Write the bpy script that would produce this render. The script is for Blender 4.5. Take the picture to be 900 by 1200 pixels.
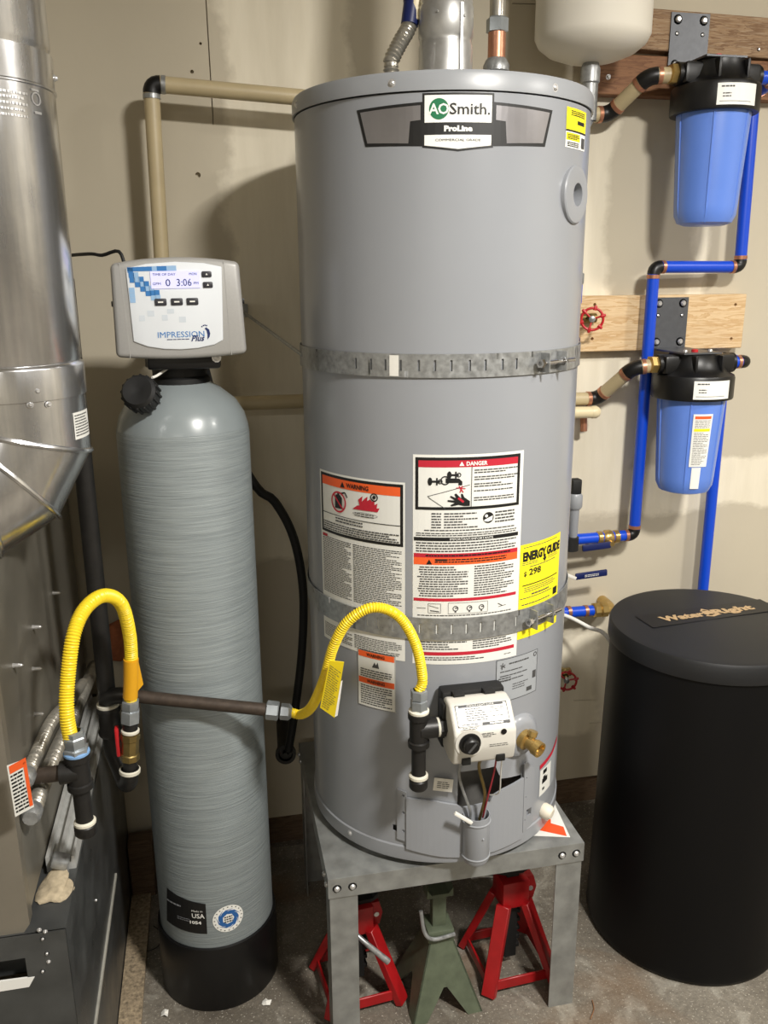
import bpy, bmesh, math, random
from mathutils import Vector, Matrix
random.seed(7)
PI = math.pi
for o in list(bpy.data.objects): bpy.data.objects.remove(o)
COL = bpy.context.scene.collection
SC = bpy.context.scene

# ------------------------------------------------------------------ camera
FPX, CAMH = 1000.0, 1.603
PITCH, ROLL, YAW = math.radians(15.54), math.radians(-0.40), math.radians(11.7)
_F = Vector((0, math.cos(PITCH), -math.sin(PITCH))); _R = Vector((1, 0, 0)); _U = _R.cross(_F)
_c, _s = math.cos(ROLL), math.sin(ROLL)
_R, _U = _R * _c + _U * _s, _U * _c - _R * _s
def _w(v):
    c, s = math.cos(YAW), math.sin(YAW)
    return Vector((v.x * c + v.y * s, -v.x * s + v.y * c, v.z))
FW, RT, UP = _w(_F), _w(_R), _w(_U)
EYE = Vector((0, 0, CAMH))
cd = bpy.data.cameras.new('camera'); cam = bpy.data.objects.new('camera', cd); COL.objects.link(cam)
cd.sensor_fit = 'VERTICAL'; cd.sensor_height = 24.0; cd.lens = 24.0 * FPX / 1200.0
cd.clip_start = 0.05; cd.clip_end = 50
M = Matrix((RT, UP, -FW)).transposed().to_4x4(); M.translation = EYE
cam.matrix_world = M
SC.camera = cam
# photo pixel -> direction -> point on a plane or a cylinder of the room
def ray(x, y): return FW + RT * ((x - 450) / FPX) + UP * ((600 - y) / FPX)
def pz(x, y, z): d = ray(x, y); return EYE + d * ((z - CAMH) / d.z)
def py(x, y, Y): d = ray(x, y); return EYE + d * (Y / d.y)
def px(x, y, X): d = ray(x, y); return EYE + d * (X / d.x)
def cylpt(x, y, c, r):
    d = ray(x, y); a = d.x ** 2 + d.y ** 2; b = -2 * (d.x * c[0] + d.y * c[1]); k = c[0] ** 2 + c[1] ** 2 - r * r
    t = (-b - math.sqrt(max(b * b - 4 * a * k, 0))) / (2 * a); P = EYE + d * t
    return (math.atan2(P.x - c[0], -(P.y - c[1])) * r, P.z)

# ------------------------------------------------------------------ light
SC.view_settings.view_transform = 'Standard'; SC.view_settings.look = 'None'
SC.view_settings.gamma = 1.0; SC.view_settings.use_curve_mapping = False
SC.view_settings.exposure = 0.0
wd = bpy.data.worlds.new('world'); SC.world = wd; wd.use_nodes = True
wd.node_tree.nodes['Background'].inputs[0].default_value = (1, 0.93, 0.84, 1)
wd.node_tree.nodes['Background'].inputs[1].default_value = 0.0
CEIL = 2.75
LAMPS = [  # x, y, size x, size y, watts, colour
    (0.95, -0.10, 0.26, 0.26, 108, (1.0, 0.962, 0.905)),
    (2.30, 0.45, 0.22, 0.22, 36, (1.0, 0.962, 0.905)),
    (-0.75, -2.60, 1.20, 0.16, 34, (1.0, 0.97, 0.92)),  # added strip lamp behind the camera, stands in for the room's general fill
]
for (x, y, sx, sy, w, c), nm in zip(LAMPS, ('ceiling_lamp_overhead_offscreen', 'ceiling_lamp_right_offscreen', 'fill_strip_lamp_behind_offscreen')):
    l = bpy.data.lights.new(nm, 'AREA'); l.shape = 'RECTANGLE'; l.size = sx; l.size_y = sy
    l.energy = w; l.color = c
    lo = bpy.data.objects.new(nm, l); COL.objects.link(lo); lo.location = (x, y, CEIL - 0.085)

# ------------------------------------------------------------------ mesh helpers
def V(*a): return Vector(a)
def frame(axis):
    a = Vector(axis).normalized()
    t = Vector((0, 0, 1)) if abs(a.z) < 0.9 else Vector((1, 0, 0))
    u = t.cross(a).normalized(); return u, a.cross(u), a
class MB:
    def __init__(s): s.v = []; s.f = []
    def add(s, vs, fs):
        n = len(s.v); s.v += [Vector(p) for p in vs]; s.f += [tuple(i + n for i in f) for f in fs]; return s
    def box(s, a, b):
        a, b = Vector(a), Vector(b)
        vs = [(x, y, z) for z in (a.z, b.z) for y in (a.y, b.y) for x in (a.x, b.x)]
        return s.add(vs, [(0, 2, 3, 1), (4, 5, 7, 6), (0, 1, 5, 4), (2, 6, 7, 3), (0, 4, 6, 2), (1, 3, 7, 5)])
    def obox(s, c, size, R=None, bev=0, seg=2):      # oriented, bevelled box
        bm = bmesh.new(); bmesh.ops.create_cube(bm, size=1)
        for v in bm.verts: v.co = Vector((v.co.x * size[0], v.co.y * size[1], v.co.z * size[2]))
        if bev: bmesh.ops.bevel(bm, geom=bm.edges[:], offset=bev, segments=seg, affect='EDGES', profile=0.5)
        R = R or Matrix.Identity(3); c = Vector(c)
        bm.verts.index_update()
        s.add([c + R @ v.co for v in bm.verts], [[v.index for v in f.verts] for f in bm.faces]); bm.free(); return s
    def lathe(s, prof, o, axis=(0, 0, 1), seg=24, a0=0, a1=2 * PI):   # prof: [(r, h)]
        u, w, a = frame(axis); o = Vector(o); full = abs(a1 - a0 - 2 * PI) < 1e-6
        n = seg if full else seg + 1; rows = []
        vs = []
        for r, h in prof:
            if r < 1e-6: rows.append([len(vs)] * n); vs.append(o + a * h); continue
            row = []
            for i in range(n):
                t = a0 + (a1 - a0) * i / seg
                row.append(len(vs)); vs.append(o + a * h + (u * math.cos(t) + w * math.sin(t)) * r)
            rows.append(row)
        fs = []
        for p, q in zip(rows, rows[1:]):
            for i in range(seg):
                j = (i + 1) % n
                f = []
                for k in (p[i], p[j], q[j], q[i]):
                    if k not in f: f.append(k)
                if len(f) > 2: fs.append(f)
        return s.add(vs, fs)
    def cyl(s, p, q, r, seg=16, r2=None):
        p, q = Vector(p), Vector(q); L = (q - p).length; r2 = r if r2 is None else r2
        return s.lathe([(0, 0), (r, 0), (r2, L), (0, L)], p, q - p, seg)
    def tube(s, pts, r, seg=12, cap=True):           # r: number or f(arc length)
        pts = [Vector(p) for p in pts]; n = len(pts); vs = []; fs = []
        tang = []
        for i in range(n):
            t = pts[min(i + 1, n - 1)] - pts[max(i - 1, 0)]; tang.append(t.normalized())
        u, w, _ = frame(tang[0]); L = 0
        for i in range(n):
            if i:
                L += (pts[i] - pts[i - 1]).length
                q = tang[i - 1].rotation_difference(tang[i]); u = q @ u; w = q @ w
            rr = r(L) if callable(r) else r
            for k in range(seg):
                a = 2 * PI * k / seg; vs.append(pts[i] + (u * math.cos(a) + w * math.sin(a)) * rr)
        for i in range(n - 1):
            for k in range(seg):
                j = (k + 1) % seg; fs.append((i * seg + k, i * seg + j, (i + 1) * seg + j, (i + 1) * seg + k))
        if cap: fs.append(tuple(range(seg))[::-1]); fs.append(tuple((n - 1) * seg + k for k in range(seg)))
        return s.add(vs, fs)
    def prism(s, poly, o, ux, uy, depth):            # polygon in (ux,uy) extruded along ux x uy
        o, ux, uy = Vector(o), Vector(ux).normalized(), Vector(uy).normalized(); nn = ux.cross(uy) * depth
        n = len(poly); a = [o + ux * p[0] + uy * p[1] for p in poly]
        fs = [tuple(range(n)), tuple(range(n, 2 * n))[::-1]]
        fs += [(i, i + n, (i + 1) % n + n, (i + 1) % n) for i in range(n)]
        return s.add(a + [p + nn for p in a], fs)
    def torus(s, c, axis, R, r, seg=24, sub=8):
        u, w, a = frame(axis); c = Vector(c); vs = []; fs = []
        for i in range(seg):
            t = 2 * PI * i / seg; d = u * math.cos(t) + w * math.sin(t)
            for k in range(sub):
                b = 2 * PI * k / sub; vs.append(c + d * (R + r * math.cos(b)) + a * r * math.sin(b))
        for i in range(seg):
            for k in range(sub):
                i2, k2 = (i + 1) % seg, (k + 1) % sub; fs.append((i * sub + k, i2 * sub + k, i2 * sub + k2, i * sub + k2))
        return s.add(vs, fs)
WL = {}
def finish(o, parent):
    W = WL[o.name]
    if parent: o.parent = parent; o.location = W - WL[parent.name]
    else: o.location = W
def obj(name, mb, mat, parent=None, smooth=38, fix=True, kind=None):
    me = bpy.data.meshes.new(name)
    lo = Vector([min(v[i] for v in mb.v) for i in range(3)]); hi = Vector([max(v[i] for v in mb.v) for i in range(3)])
    c = (lo + hi) / 2
    if not parent: c.z = lo.z
    me.from_pydata([v - c for v in mb.v], [], mb.f); me.validate()
    if fix:
        bm = bmesh.new(); bm.from_mesh(me); bmesh.ops.remove_doubles(bm, verts=bm.verts[:], dist=1e-6)
        bmesh.ops.recalc_face_normals(bm, faces=bm.faces[:]); bm.to_mesh(me); bm.free()
    if smooth: me.shade_smooth(); me.set_sharp_from_angle(angle=math.radians(smooth))
    me.materials.append(mat)
    o = bpy.data.objects.new(name, me); COL.objects.link(o); WL[o.name] = c
    finish(o, parent)
    if kind: o['kind'] = kind
    return o
def tag(o, label, cat, group=None):
    o['label'] = label; o['category'] = cat
    if group: o['group'] = group
    return o
def thing(name, loc, label, cat, group=None):
    o = bpy.data.objects.new(name, None); COL.objects.link(o); o.empty_display_size = 0.05
    WL[o.name] = Vector(loc); o.location = loc; return tag(o, label, cat, group)
def struct(name, mb, mat, parent=None, smooth=0):
    return obj(name, mb, mat, parent, smooth, kind='structure')
def smoothpath(pts, ds=0.01):
    P = [Vector(p) for p in pts]; P = [P[0] * 2 - P[1]] + P + [P[-1] * 2 - P[-2]]; out = []
    for i in range(1, len(P) - 2):
        a, b, c, d = P[i - 1:i + 3]; n = max(2, int((c - b).length / ds))
        for k in range(n):
            t = k / n
            out.append(0.5 * ((2 * b) + (c - a) * t + (2 * a - 5 * b + 4 * c - d) * t * t + (3 * b - a - 3 * c + d) * t ** 3))
    out.append(P[-2]); return out
def bend(p, c, q, n=6):   # quadratic corner
    p, c, q = Vector(p), Vector(c), Vector(q)
    return [p * (1 - t) ** 2 + c * 2 * t * (1 - t) + q * t * t for t in [i / n for i in range(n + 1)]]

# ------------------------------------------------------------------ materials
def srgb(*c): return tuple((x / 12.92 if x <= .04045 else ((x + .055) / 1.055) ** 2.4) for x in [k / 255 for k in c]) + (1,)
class NT:
    def __init__(s, m): s.t = m.node_tree; s.b = s.t.nodes['Principled BSDF']
    def n(s, typ, **kw):
        nd = s.t.nodes.new(typ)
        for k, v in kw.items():
            if k in nd.inputs: nd.inputs[k].default_value = v
            else: setattr(nd, k, v)
        return nd
    def l(s, a, b): s.t.links.new(a, b)
    def math(s, op, a, b=None, clamp=False):
        nd = s.t.nodes.new('ShaderNodeMath'); nd.operation = op; nd.use_clamp = clamp
        for i, x in enumerate((a, b)):
            if x is None: continue
            if isinstance(x, (int, float)): nd.inputs[i].default_value = x
            else: s.l(x, nd.inputs[i])
        return nd.outputs[0]
    def mix(s, fac, a, b):
        nd = s.t.nodes.new('ShaderNodeMix'); nd.data_type = 'RGBA'
        for i, x in ((0, fac), (6, a), (7, b)):
            if isinstance(x, (int, float, tuple)): nd.inputs[i].default_value = x
            else: s.l(x, nd.inputs[i])
        return nd.outputs[2]
    def pos(s): return s.n('ShaderNodeNewGeometry').outputs['Position']
    def noise(s, vec, scale, detail=4, rough=.55, dist=0):
        nd = s.n('ShaderNodeTexNoise', Scale=scale, Detail=detail, Roughness=rough, Distortion=dist)
        if vec is not None: s.l(vec, nd.inputs['Vector'])
        return nd.outputs['Fac']
    def ramp(s, fac, a, b): # clamp remap a..b -> 0..1
        nd = s.n('ShaderNodeMapRange'); nd.inputs[1].default_value = a; nd.inputs[2].default_value = b
        s.l(fac, nd.inputs[0]); return nd.outputs[0]
    def scale(s, vec, v):
        nd = s.n('ShaderNodeVectorMath', operation='MULTIPLY'); s.l(vec, nd.inputs[0]); nd.inputs[1].default_value = v; return nd.outputs[0]
    def bump(s, h, strength=.3, dist=.002):
        nd = s.n('ShaderNodeBump', Strength=strength, Distance=dist); s.l(h, nd.inputs['Height']); s.l(nd.outputs[0], s.b.inputs['Normal'])
MAT = {}
def mat(name, col, rough=.5, metal=0, var=0, vscale=30, bump=0, bscale=200, spec=.5, coat=0, rvar=0, trans=0):
    m = bpy.data.materials.new(name); m.use_nodes = True; t = NT(m); b = t.b; MAT[name] = m
    c = srgb(*col); b.inputs['Base Color'].default_value = c
    b.inputs['Roughness'].default_value = rough; b.inputs['Metallic'].default_value = metal
    b.inputs['Specular IOR Level'].default_value = spec; b.inputs['Coat Weight'].default_value = coat
    b.inputs['Coat Roughness'].default_value = .12; b.inputs['Transmission Weight'].default_value = trans
    p = t.pos()
    if var:
        f = t.ramp(t.noise(p, vscale, 5), .25, .75)
        lo = tuple(x * (1 - var) for x in c[:3]) + (1,); hi = tuple(min(1, x * (1 + var)) for x in c[:3]) + (1,)
        t.l(t.mix(f, lo, hi), b.inputs['Base Color'])
        if rvar: t.l(t.math('ADD', t.math('MULTIPLY', f, rvar), rough - rvar / 2), b.inputs['Roughness'])
    if bump: t.bump(t.noise(p, bscale, 3), bump, .001)
    return m
mat('heater_paint', (145, 148, 153), .30, 0, .02, 6, .02, 400, coat=.2)
mat('bare_steel', (128, 126, 122), .5, .5, .15, 30)
mat('cap_paint', (148, 151, 155), .34, 0, .02, 6)
mat('dark_lens', (14, 14, 16), .25)
mat('screw', (215, 215, 215), .3, .7)
mat('zinc', (158, 160, 160), .38, .6, .3, 90, .1, 150, rvar=.25)
def m_duct():
    m = bpy.data.materials.new('duct_metal'); m.use_nodes = True; t = NT(m); MAT['duct_metal'] = m
    p = t.pos(); a = t.ramp(t.noise(t.scale(p, (26, 26, 1.1)), 2.2, 4, .6), .3, .7); b = t.ramp(t.noise(p, 9, 5, .65), .35, .7); c = t.noise(p, 120, 3)
    f = t.math('ADD', t.math('MULTIPLY', a, .6), t.math('MULTIPLY', b, .4))
    t.l(t.mix(f, srgb(176, 177, 180), srgb(232, 232, 232)), t.b.inputs['Base Color'])
    t.l(t.math('ADD', t.math('MULTIPLY', f, -.14), .30), t.b.inputs['Roughness']); t.b.inputs['Metallic'].default_value = .95
    t.bump(t.math('ADD', t.math('MULTIPLY', b, .8), t.math('MULTIPLY', c, .2)), .06, .004)
m_duct()
mat('vent_metal', (190, 190, 188), .38, .75, .15, 40, .08, 60)
mat('channel_zinc', (196, 197, 194), .4, .35, .12, 60, .08, 150)
mat('chrome', (220, 220, 222), .15, 1)
mat('steel_nut', (160, 166, 170), .32, .6, .15, 60)
mat('corrugated', (172, 168, 158), .3, .7, .15, 60)
mat('copper', (192, 136, 108), .36, .7, .15, 60)
mat('brass', (190, 160, 98), .32, .75, .12, 60)
mat('brass_dark', (150, 130, 82), .4, .9, .2, 60)
mat('black_iron', (38, 37, 36), .42, .3, .25, 50, .15, 200)
mat('rusty_iron', (72, 62, 54), .55, .4, .3, 60, .2, 200)
mat('thread_paste', (214, 210, 194), .6)
mat('blue_paste', (120, 160, 205), .5)
mat('black_plastic', (11, 11, 12), .40, 0, 0, bump=.05, bscale=500)
mat('matte_black', (20, 20, 20), .6)
mat('brine_black', (6, 6, 7), .46, 0, 0, bump=.05, bscale=260, spec=.22)
mat('lid_black', (24, 25, 27), .5, 0, .08, 40, .12, 420)
mat('lid_panel', (12, 12, 13), .45)
mat('gold', (196, 166, 124), .45, .2)
mat('yellow_coat', (236, 206, 40), .38)
mat('yellow_tag', (240, 214, 30), .5)
mat('amber_tag', (226, 166, 32), .4)
mat('white_print', (238, 238, 232), .5)
mat('label_white', (226, 226, 220), .42)
mat('label_yellow', (244, 230, 36), .45)
mat('label_orange', (236, 96, 40), .5)
mat('label_red', (186, 32, 52), .5)
mat('label_grey', (158, 162, 166), .4)
mat('print_black', (18, 18, 18), .5)
mat('print_text', (70, 70, 70), .6)
mat('print_blue', (52, 120, 186), .5)
mat('print_seal', (40, 96, 160), .5)
mat('print_paleblue', (150, 186, 222), .5)
mat('print_navy', (22, 42, 98), .5)
mat('logo_green', (18, 112, 70), .45)
mat('brushed', (150, 148, 150), .32, .7, .12, 12)
mat('cream_plastic', (206, 203, 194), .42)
mat('cream_tank', (226, 221, 208), .4)
mat('box_silver', (170, 169, 166), .42, .15, .03, 300)
mat('box_face', (226, 231, 236), .35)
mat('pale_square', (206, 214, 222), .4)
mat('button', (52, 52, 58), .4)
mat('pex_blue', (14, 72, 204), .36)
mat('pex_beige', (188, 172, 136), .42, 0, .06, 20)
mat('cpvc', (222, 208, 170), .4)
mat('filter_blue', (98, 136, 222), .34, 0, .03, 20, coat=.2)
mat('navy', (22, 34, 86), .4)
mat('wheel_red', (190, 34, 40), .4, 0, .12, 60)
mat('jack_red', (156, 20, 24), .38, 0, .12, 40)
mat('jack_green', (84, 92, 74), .55, .1, .22, 40, .15, 120)
mat('paper_white', (230, 228, 220), .7, 0, .05, 80)
mat('bracket_paint', (96, 98, 102), .42, .5, .1, 80)
mat('stand_steel', (158, 160, 158), .42, .6, .22, 26, .08, 120, rvar=.25)
mat('furnace_paint', (134, 128, 116), .4, .35, .08, 14)
mat('furnace_side', (128, 124, 114), .42, .55, .18, 10, .05, 90, rvar=.2)
mat('plenum_dark', (92, 94, 94), .36, .6, .25, 12, .08, 40, rvar=.25)
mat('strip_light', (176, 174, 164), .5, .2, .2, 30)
mat('rust_foam', (168, 98, 62), .8, 0, .3, 60, .5, 120)
mat('insulation', (176, 162, 136), .9, 0, .35, 70, 1.0, 90)

mat('plug_white', (222, 214, 196), .55)
mat('red_wire', (150, 40, 50), .5)
mat('orange_print', (226, 84, 40), .5)
mat('plain_wall', (190, 184, 170), .8, 0, .04, 5)
mat('housing_white', (230, 230, 226), .5)

def m_emit(name, col, e):
    m = mat(name, col, .4); m.node_tree.nodes['Principled BSDF'].inputs['Emission Color'].default_value = srgb(*col)
    m.node_tree.nodes['Principled BSDF'].inputs['Emission Strength'].default_value = e
m_emit('lcd', (196, 196, 236), .55)


def m_drywall():
    m = bpy.data.materials.new('drywall'); m.use_nodes = True; t = NT(m); MAT['drywall'] = m
    p = t.pos(); sep = t.n('ShaderNodeSeparateXYZ'); t.l(p, sep.inputs[0])
    nz = t.math('MULTIPLY', t.math('SUBTRACT', t.noise(p, 5.0, 5, .6), .5), .16)
    x = t.math('ADD', sep.outputs[0], nz); nz2 = t.math('MULTIPLY', t.math('SUBTRACT', t.noise(t.scale(p, (1, 1, 1.7)), 7.0, 5, .6), .5), .12)
    z = t.math('ADD', sep.outputs[2], nz2)
    def band(c, a, b, e=.012):
        return t.math('MULTIPLY', t.ramp(c, a - e, a + e), t.ramp(c, b + e, b - e))
    # joint compound: seams taped over the board edges, patches over the screws; last one paints lit wall between filter shadows
    B = [(.08, .36, .9, 2.9), (.88, 1.02, 1.50, 2.05), (.86, 1.12, 1.02, 1.40), (.3, 2.6, .96, 1.10), (-2, .05, .52, .66), (.84, 1.05, .28, .62), (1.24, 1.30, 1.50, 1.80)]
    mud_lit = None
    for (a, b, c, d) in B:
        k = t.math('MULTIPLY', band(x, a, b), band(z, c, d)); mud_lit = k if mud_lit is None else t.math('MAXIMUM', mud_lit, k)
    streak = t.noise(t.scale(p, (9, 9, 1.2)), 3.0, 5, .65)
    mud_lit = t.math('MULTIPLY', mud_lit, t.math('ADD', t.math('MULTIPLY', streak, .5), .68), True)
    paper = t.mix(t.noise(p, 3, 5), srgb(188, 179, 159), srgb(202, 193, 172))
    mud_lit_col = t.mix(t.noise(t.scale(p, (6, 6, 1)), 6, 5), srgb(220, 211, 188), srgb(240, 232, 212))
    col = t.mix(mud_lit, paper, mud_lit_col)
    t.l(col, t.b.inputs['Base Color']); t.b.inputs['Roughness'].default_value = .78
    h = t.math('ADD', t.math('MULTIPLY', mud_lit, .6), t.math('MULTIPLY', t.noise(p, 60, 3), .25)); t.bump(h, .35, .003)
m_drywall()
def m_concrete():
    m = bpy.data.materials.new('concrete'); m.use_nodes = True; t = NT(m); MAT['concrete'] = m
    p = t.pos(); a = t.ramp(t.noise(p, 3.2, 6, .6, .4), .32, .68); b = t.ramp(t.noise(p, 75, 5, .75), .3, .7); c = t.ramp(t.noise(p, 190, 2), .62, .70)
    col = t.mix(a, srgb(100, 92, 80), srgb(142, 135, 122)); col = t.mix(t.math('MULTIPLY', b, .55), col, srgb(64, 59, 53))
    d = t.ramp(t.noise(p, 9, 5, .6, 1.0), .56, .66); col = t.mix(t.math('MULTIPLY', d, .5), col, srgb(168, 164, 152))
    col = t.mix(t.math('MULTIPLY', c, .8), col, srgb(190, 184, 170))
    e = t.ramp(t.noise(p, 2.1, 4, .5, 1.5), .60, .72); col = t.mix(t.math('MULTIPLY', e, .6), col, srgb(112, 84, 56))
    t.l(col, t.b.inputs['Base Color']); t.b.inputs['Roughness'].default_value = .72
    t.bump(t.math('ADD', b, t.math('MULTIPLY', a, .5)), .5, .003)
m_concrete()
def m_wood(name, c1, c2, c3, rough=.65, sc=1.0, bump=.3):
    m = bpy.data.materials.new(name); m.use_nodes = True; t = NT(m); MAT[name] = m
    p = t.pos(); q = t.scale(p, (1.3 * sc, 14, 14)); 
    dist = t.noise(t.scale(p, (3, 9, 9)), 2.0, 4)
    g = t.noise(q, 3.2, 5, .6, 1.2); fine = t.noise(t.scale(p, (6, 90, 120)), 4, 3)
    w = t.math('FRACT', t.math('MULTIPLY', t.math('ADD', g, t.math('MULTIPLY', dist, .6)), 5.0)); w = t.ramp(w, .35, .95)
    col = t.mix(w, srgb(*c1), srgb(*c2)); col = t.mix(t.math('MULTIPLY', t.ramp(fine, .5, .75), .45), col, srgb(*c3))
    t.l(col, t.b.inputs['Base Color']); t.b.inputs['Roughness'].default_value = rough
    t.bump(t.math('ADD', g, fine), bump, .002)
m_wood('wood_new', (222, 194, 152), (200, 164, 116), (178, 140, 96), .55)
m_wood('wood_old', (158, 130, 100), (124, 94, 68), (206, 188, 162), .8, 1.5, .8)
m_wood('wood_brown', (138, 98, 66), (112, 74, 48), (96, 62, 40), .7)
m_wood('wood_sill', (104, 84, 64), (84, 66, 50), (128, 110, 90), .85)
mat('mortar', (150, 134, 110), .9, 0, .65, 110, 1.0, 80)
def m_wound():
    m = bpy.data.materials.new('wound_tank'); m.use_nodes = True; t = NT(m); MAT['wound_tank'] = m
    p = t.pos(); a = t.noise(t.scale(p, (3, 3, 95)), 3.0, 4, .6); b = t.noise(t.scale(p, (2, 2, 30)), 2.0, 3)
    h = t.math('ADD', a, t.math('MULTIPLY', b, .5))
    col = t.mix(t.ramp(a, .35, .65), srgb(128, 136, 138), srgb(145, 153, 154))
    t.l(col, t.b.inputs['Base Color']); t.b.inputs['Roughness'].default_value = .36; t.bump(h, .5, .0025)
m_wound()
mat('dome_grey', (136, 144, 146), .28, coat=.2)

# ------------------------------------------------------------------ flat print on surfaces
class Cyl:
    def __init__(s, c, r): s.c = c; s.r = r; s.step = .012
    def __call__(s, u, v, off): a = u / s.r; R = s.r + off; return Vector((s.c[0] + R * math.sin(a), s.c[1] - R * math.cos(a), v))
class Plane:
    def __init__(s, o, ux, uy): s.o = Vector(o); s.ux = Vector(ux).normalized(); s.uy = Vector(uy).normalized(); s.n = s.ux.cross(s.uy).normalized(); s.step = None
    def __call__(s, u, v, off): return s.o + s.ux * u + s.uy * v + s.n * off
def rect(a, c, b, d): return [(a, c), (b, c), (b, d), (a, d)]       # u0, v0, u1, v1
def circ(u, v, r, n=24, ry=None): return [(u + r * math.cos(2 * PI * i / n), v + (ry or r) * math.sin(2 * PI * i / n)) for i in range(n)]
def ring(u, v, r, w, n=24, ry=None):
    ry = ry or r; out = []
    for i in range(n):
        a, b = 2 * PI * i / n, 2 * PI * (i + 1) / n
        out.append([(u + r * math.cos(a), v + ry * math.sin(a)), (u + r * math.cos(b), v + ry * math.sin(b)), (u + (r - w) * math.cos(b), v + (ry - w) * math.sin(b)), (u + (r - w) * math.cos(a), v + (ry - w) * math.sin(a))])
    return out
def frame_polys(a, c, b, d, w): return [rect(a, c, b, c + w), rect(a, d - w, b, d), rect(a, c + w, a + w, d - w), rect(b - w, c + w, b, d - w)]
def line(p, q, w):
    d = (Vector(q) - Vector(p)).normalized() * (w / 2); n = Vector((-d.y, d.x)); p, q = Vector(p), Vector(q)
    return [tuple(p - n), tuple(q - n), tuple(q + n), tuple(p + n)]
def printed(name, surf, polys, mat_, parent, off=.0006, verts2d=None):
    if verts2d and len(verts2d) + (1 if polys else 0) > 1:
        for tv in verts2d: printed(name, surf, [], mat_, parent, off, [tv])
        return printed('symbol', surf, polys, mat_, parent, off) if polys else None
    bm = bmesh.new()
    for poly in polys:
        vs = [bm.verts.new((p[0], p[1], 0)) for p in poly]
        try: bm.faces.new(vs)
        except ValueError: pass
    for (tv, tf) in (verts2d or []):
        vs = [bm.verts.new((p[0], p[1], 0)) for p in tv]
        for f in tf:
            try: bm.faces.new([vs[i] for i in f])
            except ValueError: pass
    if surf.step:
        us = [v.co.x for v in bm.verts]; a = min(us); b = max(us); k = math.ceil(a / surf.step) * surf.step
        if b - a > surf.step:
            while k < b:
                bmesh.ops.bisect_plane(bm, geom=bm.verts[:] + bm.edges[:] + bm.faces[:], plane_co=(k, 0, 0), plane_no=(1, 0, 0)); k += surf.step
    bm.verts.index_update()
    for f in bm.faces:
        f.normal_update()
        if f.normal.z < 0: f.normal_flip()
    mb = MB(); mb.add([surf(v.co.x, v.co.y, off) for v in bm.verts], [[v.index for v in f.verts] for f in bm.faces]); bm.free()
    return obj(name, mb, MAT[mat_], parent, smooth=0, fix=False, kind='stuff' if name in STUFF else None)
STUFF = ('text_lines', 'blue_mosaic', 'pale_mosaic', 'rim_text', 'control_drawings', 'embossing')
_tc = {}
def text2d(s, size, u, v, align='C', bold=0, width=None, slant=0, rot=0):
    """glyph outlines as flat mesh; size = cap height in metres, width squeezes to fit"""
    key = (s, bold)
    if key not in _tc:
        c = bpy.data.curves.new('t', 'FONT'); c.body = s; c.size = 1; c.offset = bold; c.resolution_u = 2
        o = bpy.data.objects.new('t', c); me = bpy.data.meshes.new_from_object(o)
        _tc[key] = ([(p.co.x, p.co.y) for p in me.vertices], [tuple(f.vertices) for f in me.polygons])
        bpy.data.objects.remove(o); bpy.data.curves.remove(c); bpy.data.meshes.remove(me)
    vs, fs = _tc[key]
    if not vs: return ([], [])
    x0 = min(p[0] for p in vs); x1 = max(p[0] for p in vs); k = size / .70; kx = k if width is None else width / (x1 - x0)
    ox = {'C': (x0 + x1) / 2, 'L': x0, 'R': x1}[align]; cr, sr = math.cos(rot), math.sin(rot); out = []
    for p in vs:
        a, b = (p[0] - ox) * kx + p[1] * k * slant, p[1] * k
        out.append((u + a * cr - b * sr, v + a * sr + b * cr))
    return (out, fs)
def fine(u0, u1, v0, v1, pitch, seed=1, ragged=.25, fill=.5, words=(.003, .010), indent=0):
    """rows of tiny dashes: small print too fine to read"""
    R = random.Random(seed); out = []; v = v1 - pitch * .5
    while v > v0:
        end = u1 - (u1 - u0) * R.random() * ragged * (R.random() < .5); u = u0 + indent * R.random()
        while u < end:
            w = min(R.uniform(*words), end - u)
            if w > .001: out.append(rect(u, v - pitch * fill / 2, u + w, v + pitch * fill / 2))
            u += w + .0012
        v -= pitch
    return out

# ------------------------------------------------------------------ real holes
def cut(o, cutters, smooth=38):
    """take the cutter solids out of the object's mesh for good; no helper stays in the scene"""
    tmp = []
    for mb in cutters:
        c = obj('cutter', mb, MAT['screw'], None, 0); tmp.append(c)
        m = o.modifiers.new('hole', 'BOOLEAN'); m.operation = 'DIFFERENCE'; m.solver = 'EXACT'; m.object = c
    bpy.context.view_layer.update()
    me = bpy.data.meshes.new_from_object(o.evaluated_get(bpy.context.evaluated_depsgraph_get()))
    o.modifiers.clear(); o.data = me
    if smooth: me.shade_smooth(); me.set_sharp_from_angle(angle=math.radians(smooth))
    for c in tmp: bpy.data.objects.remove(c)
def radial(surf, poly, a, b):
    n = len(poly); return MB().add([surf(u, v, a) for u, v in poly] + [surf(u, v, b) for u, v in poly], [tuple(range(n)), tuple(range(n, 2 * n))[::-1]] + [(i, i + n, (i + 1) % n + n, (i + 1) % n) for i in range(n)])

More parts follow.
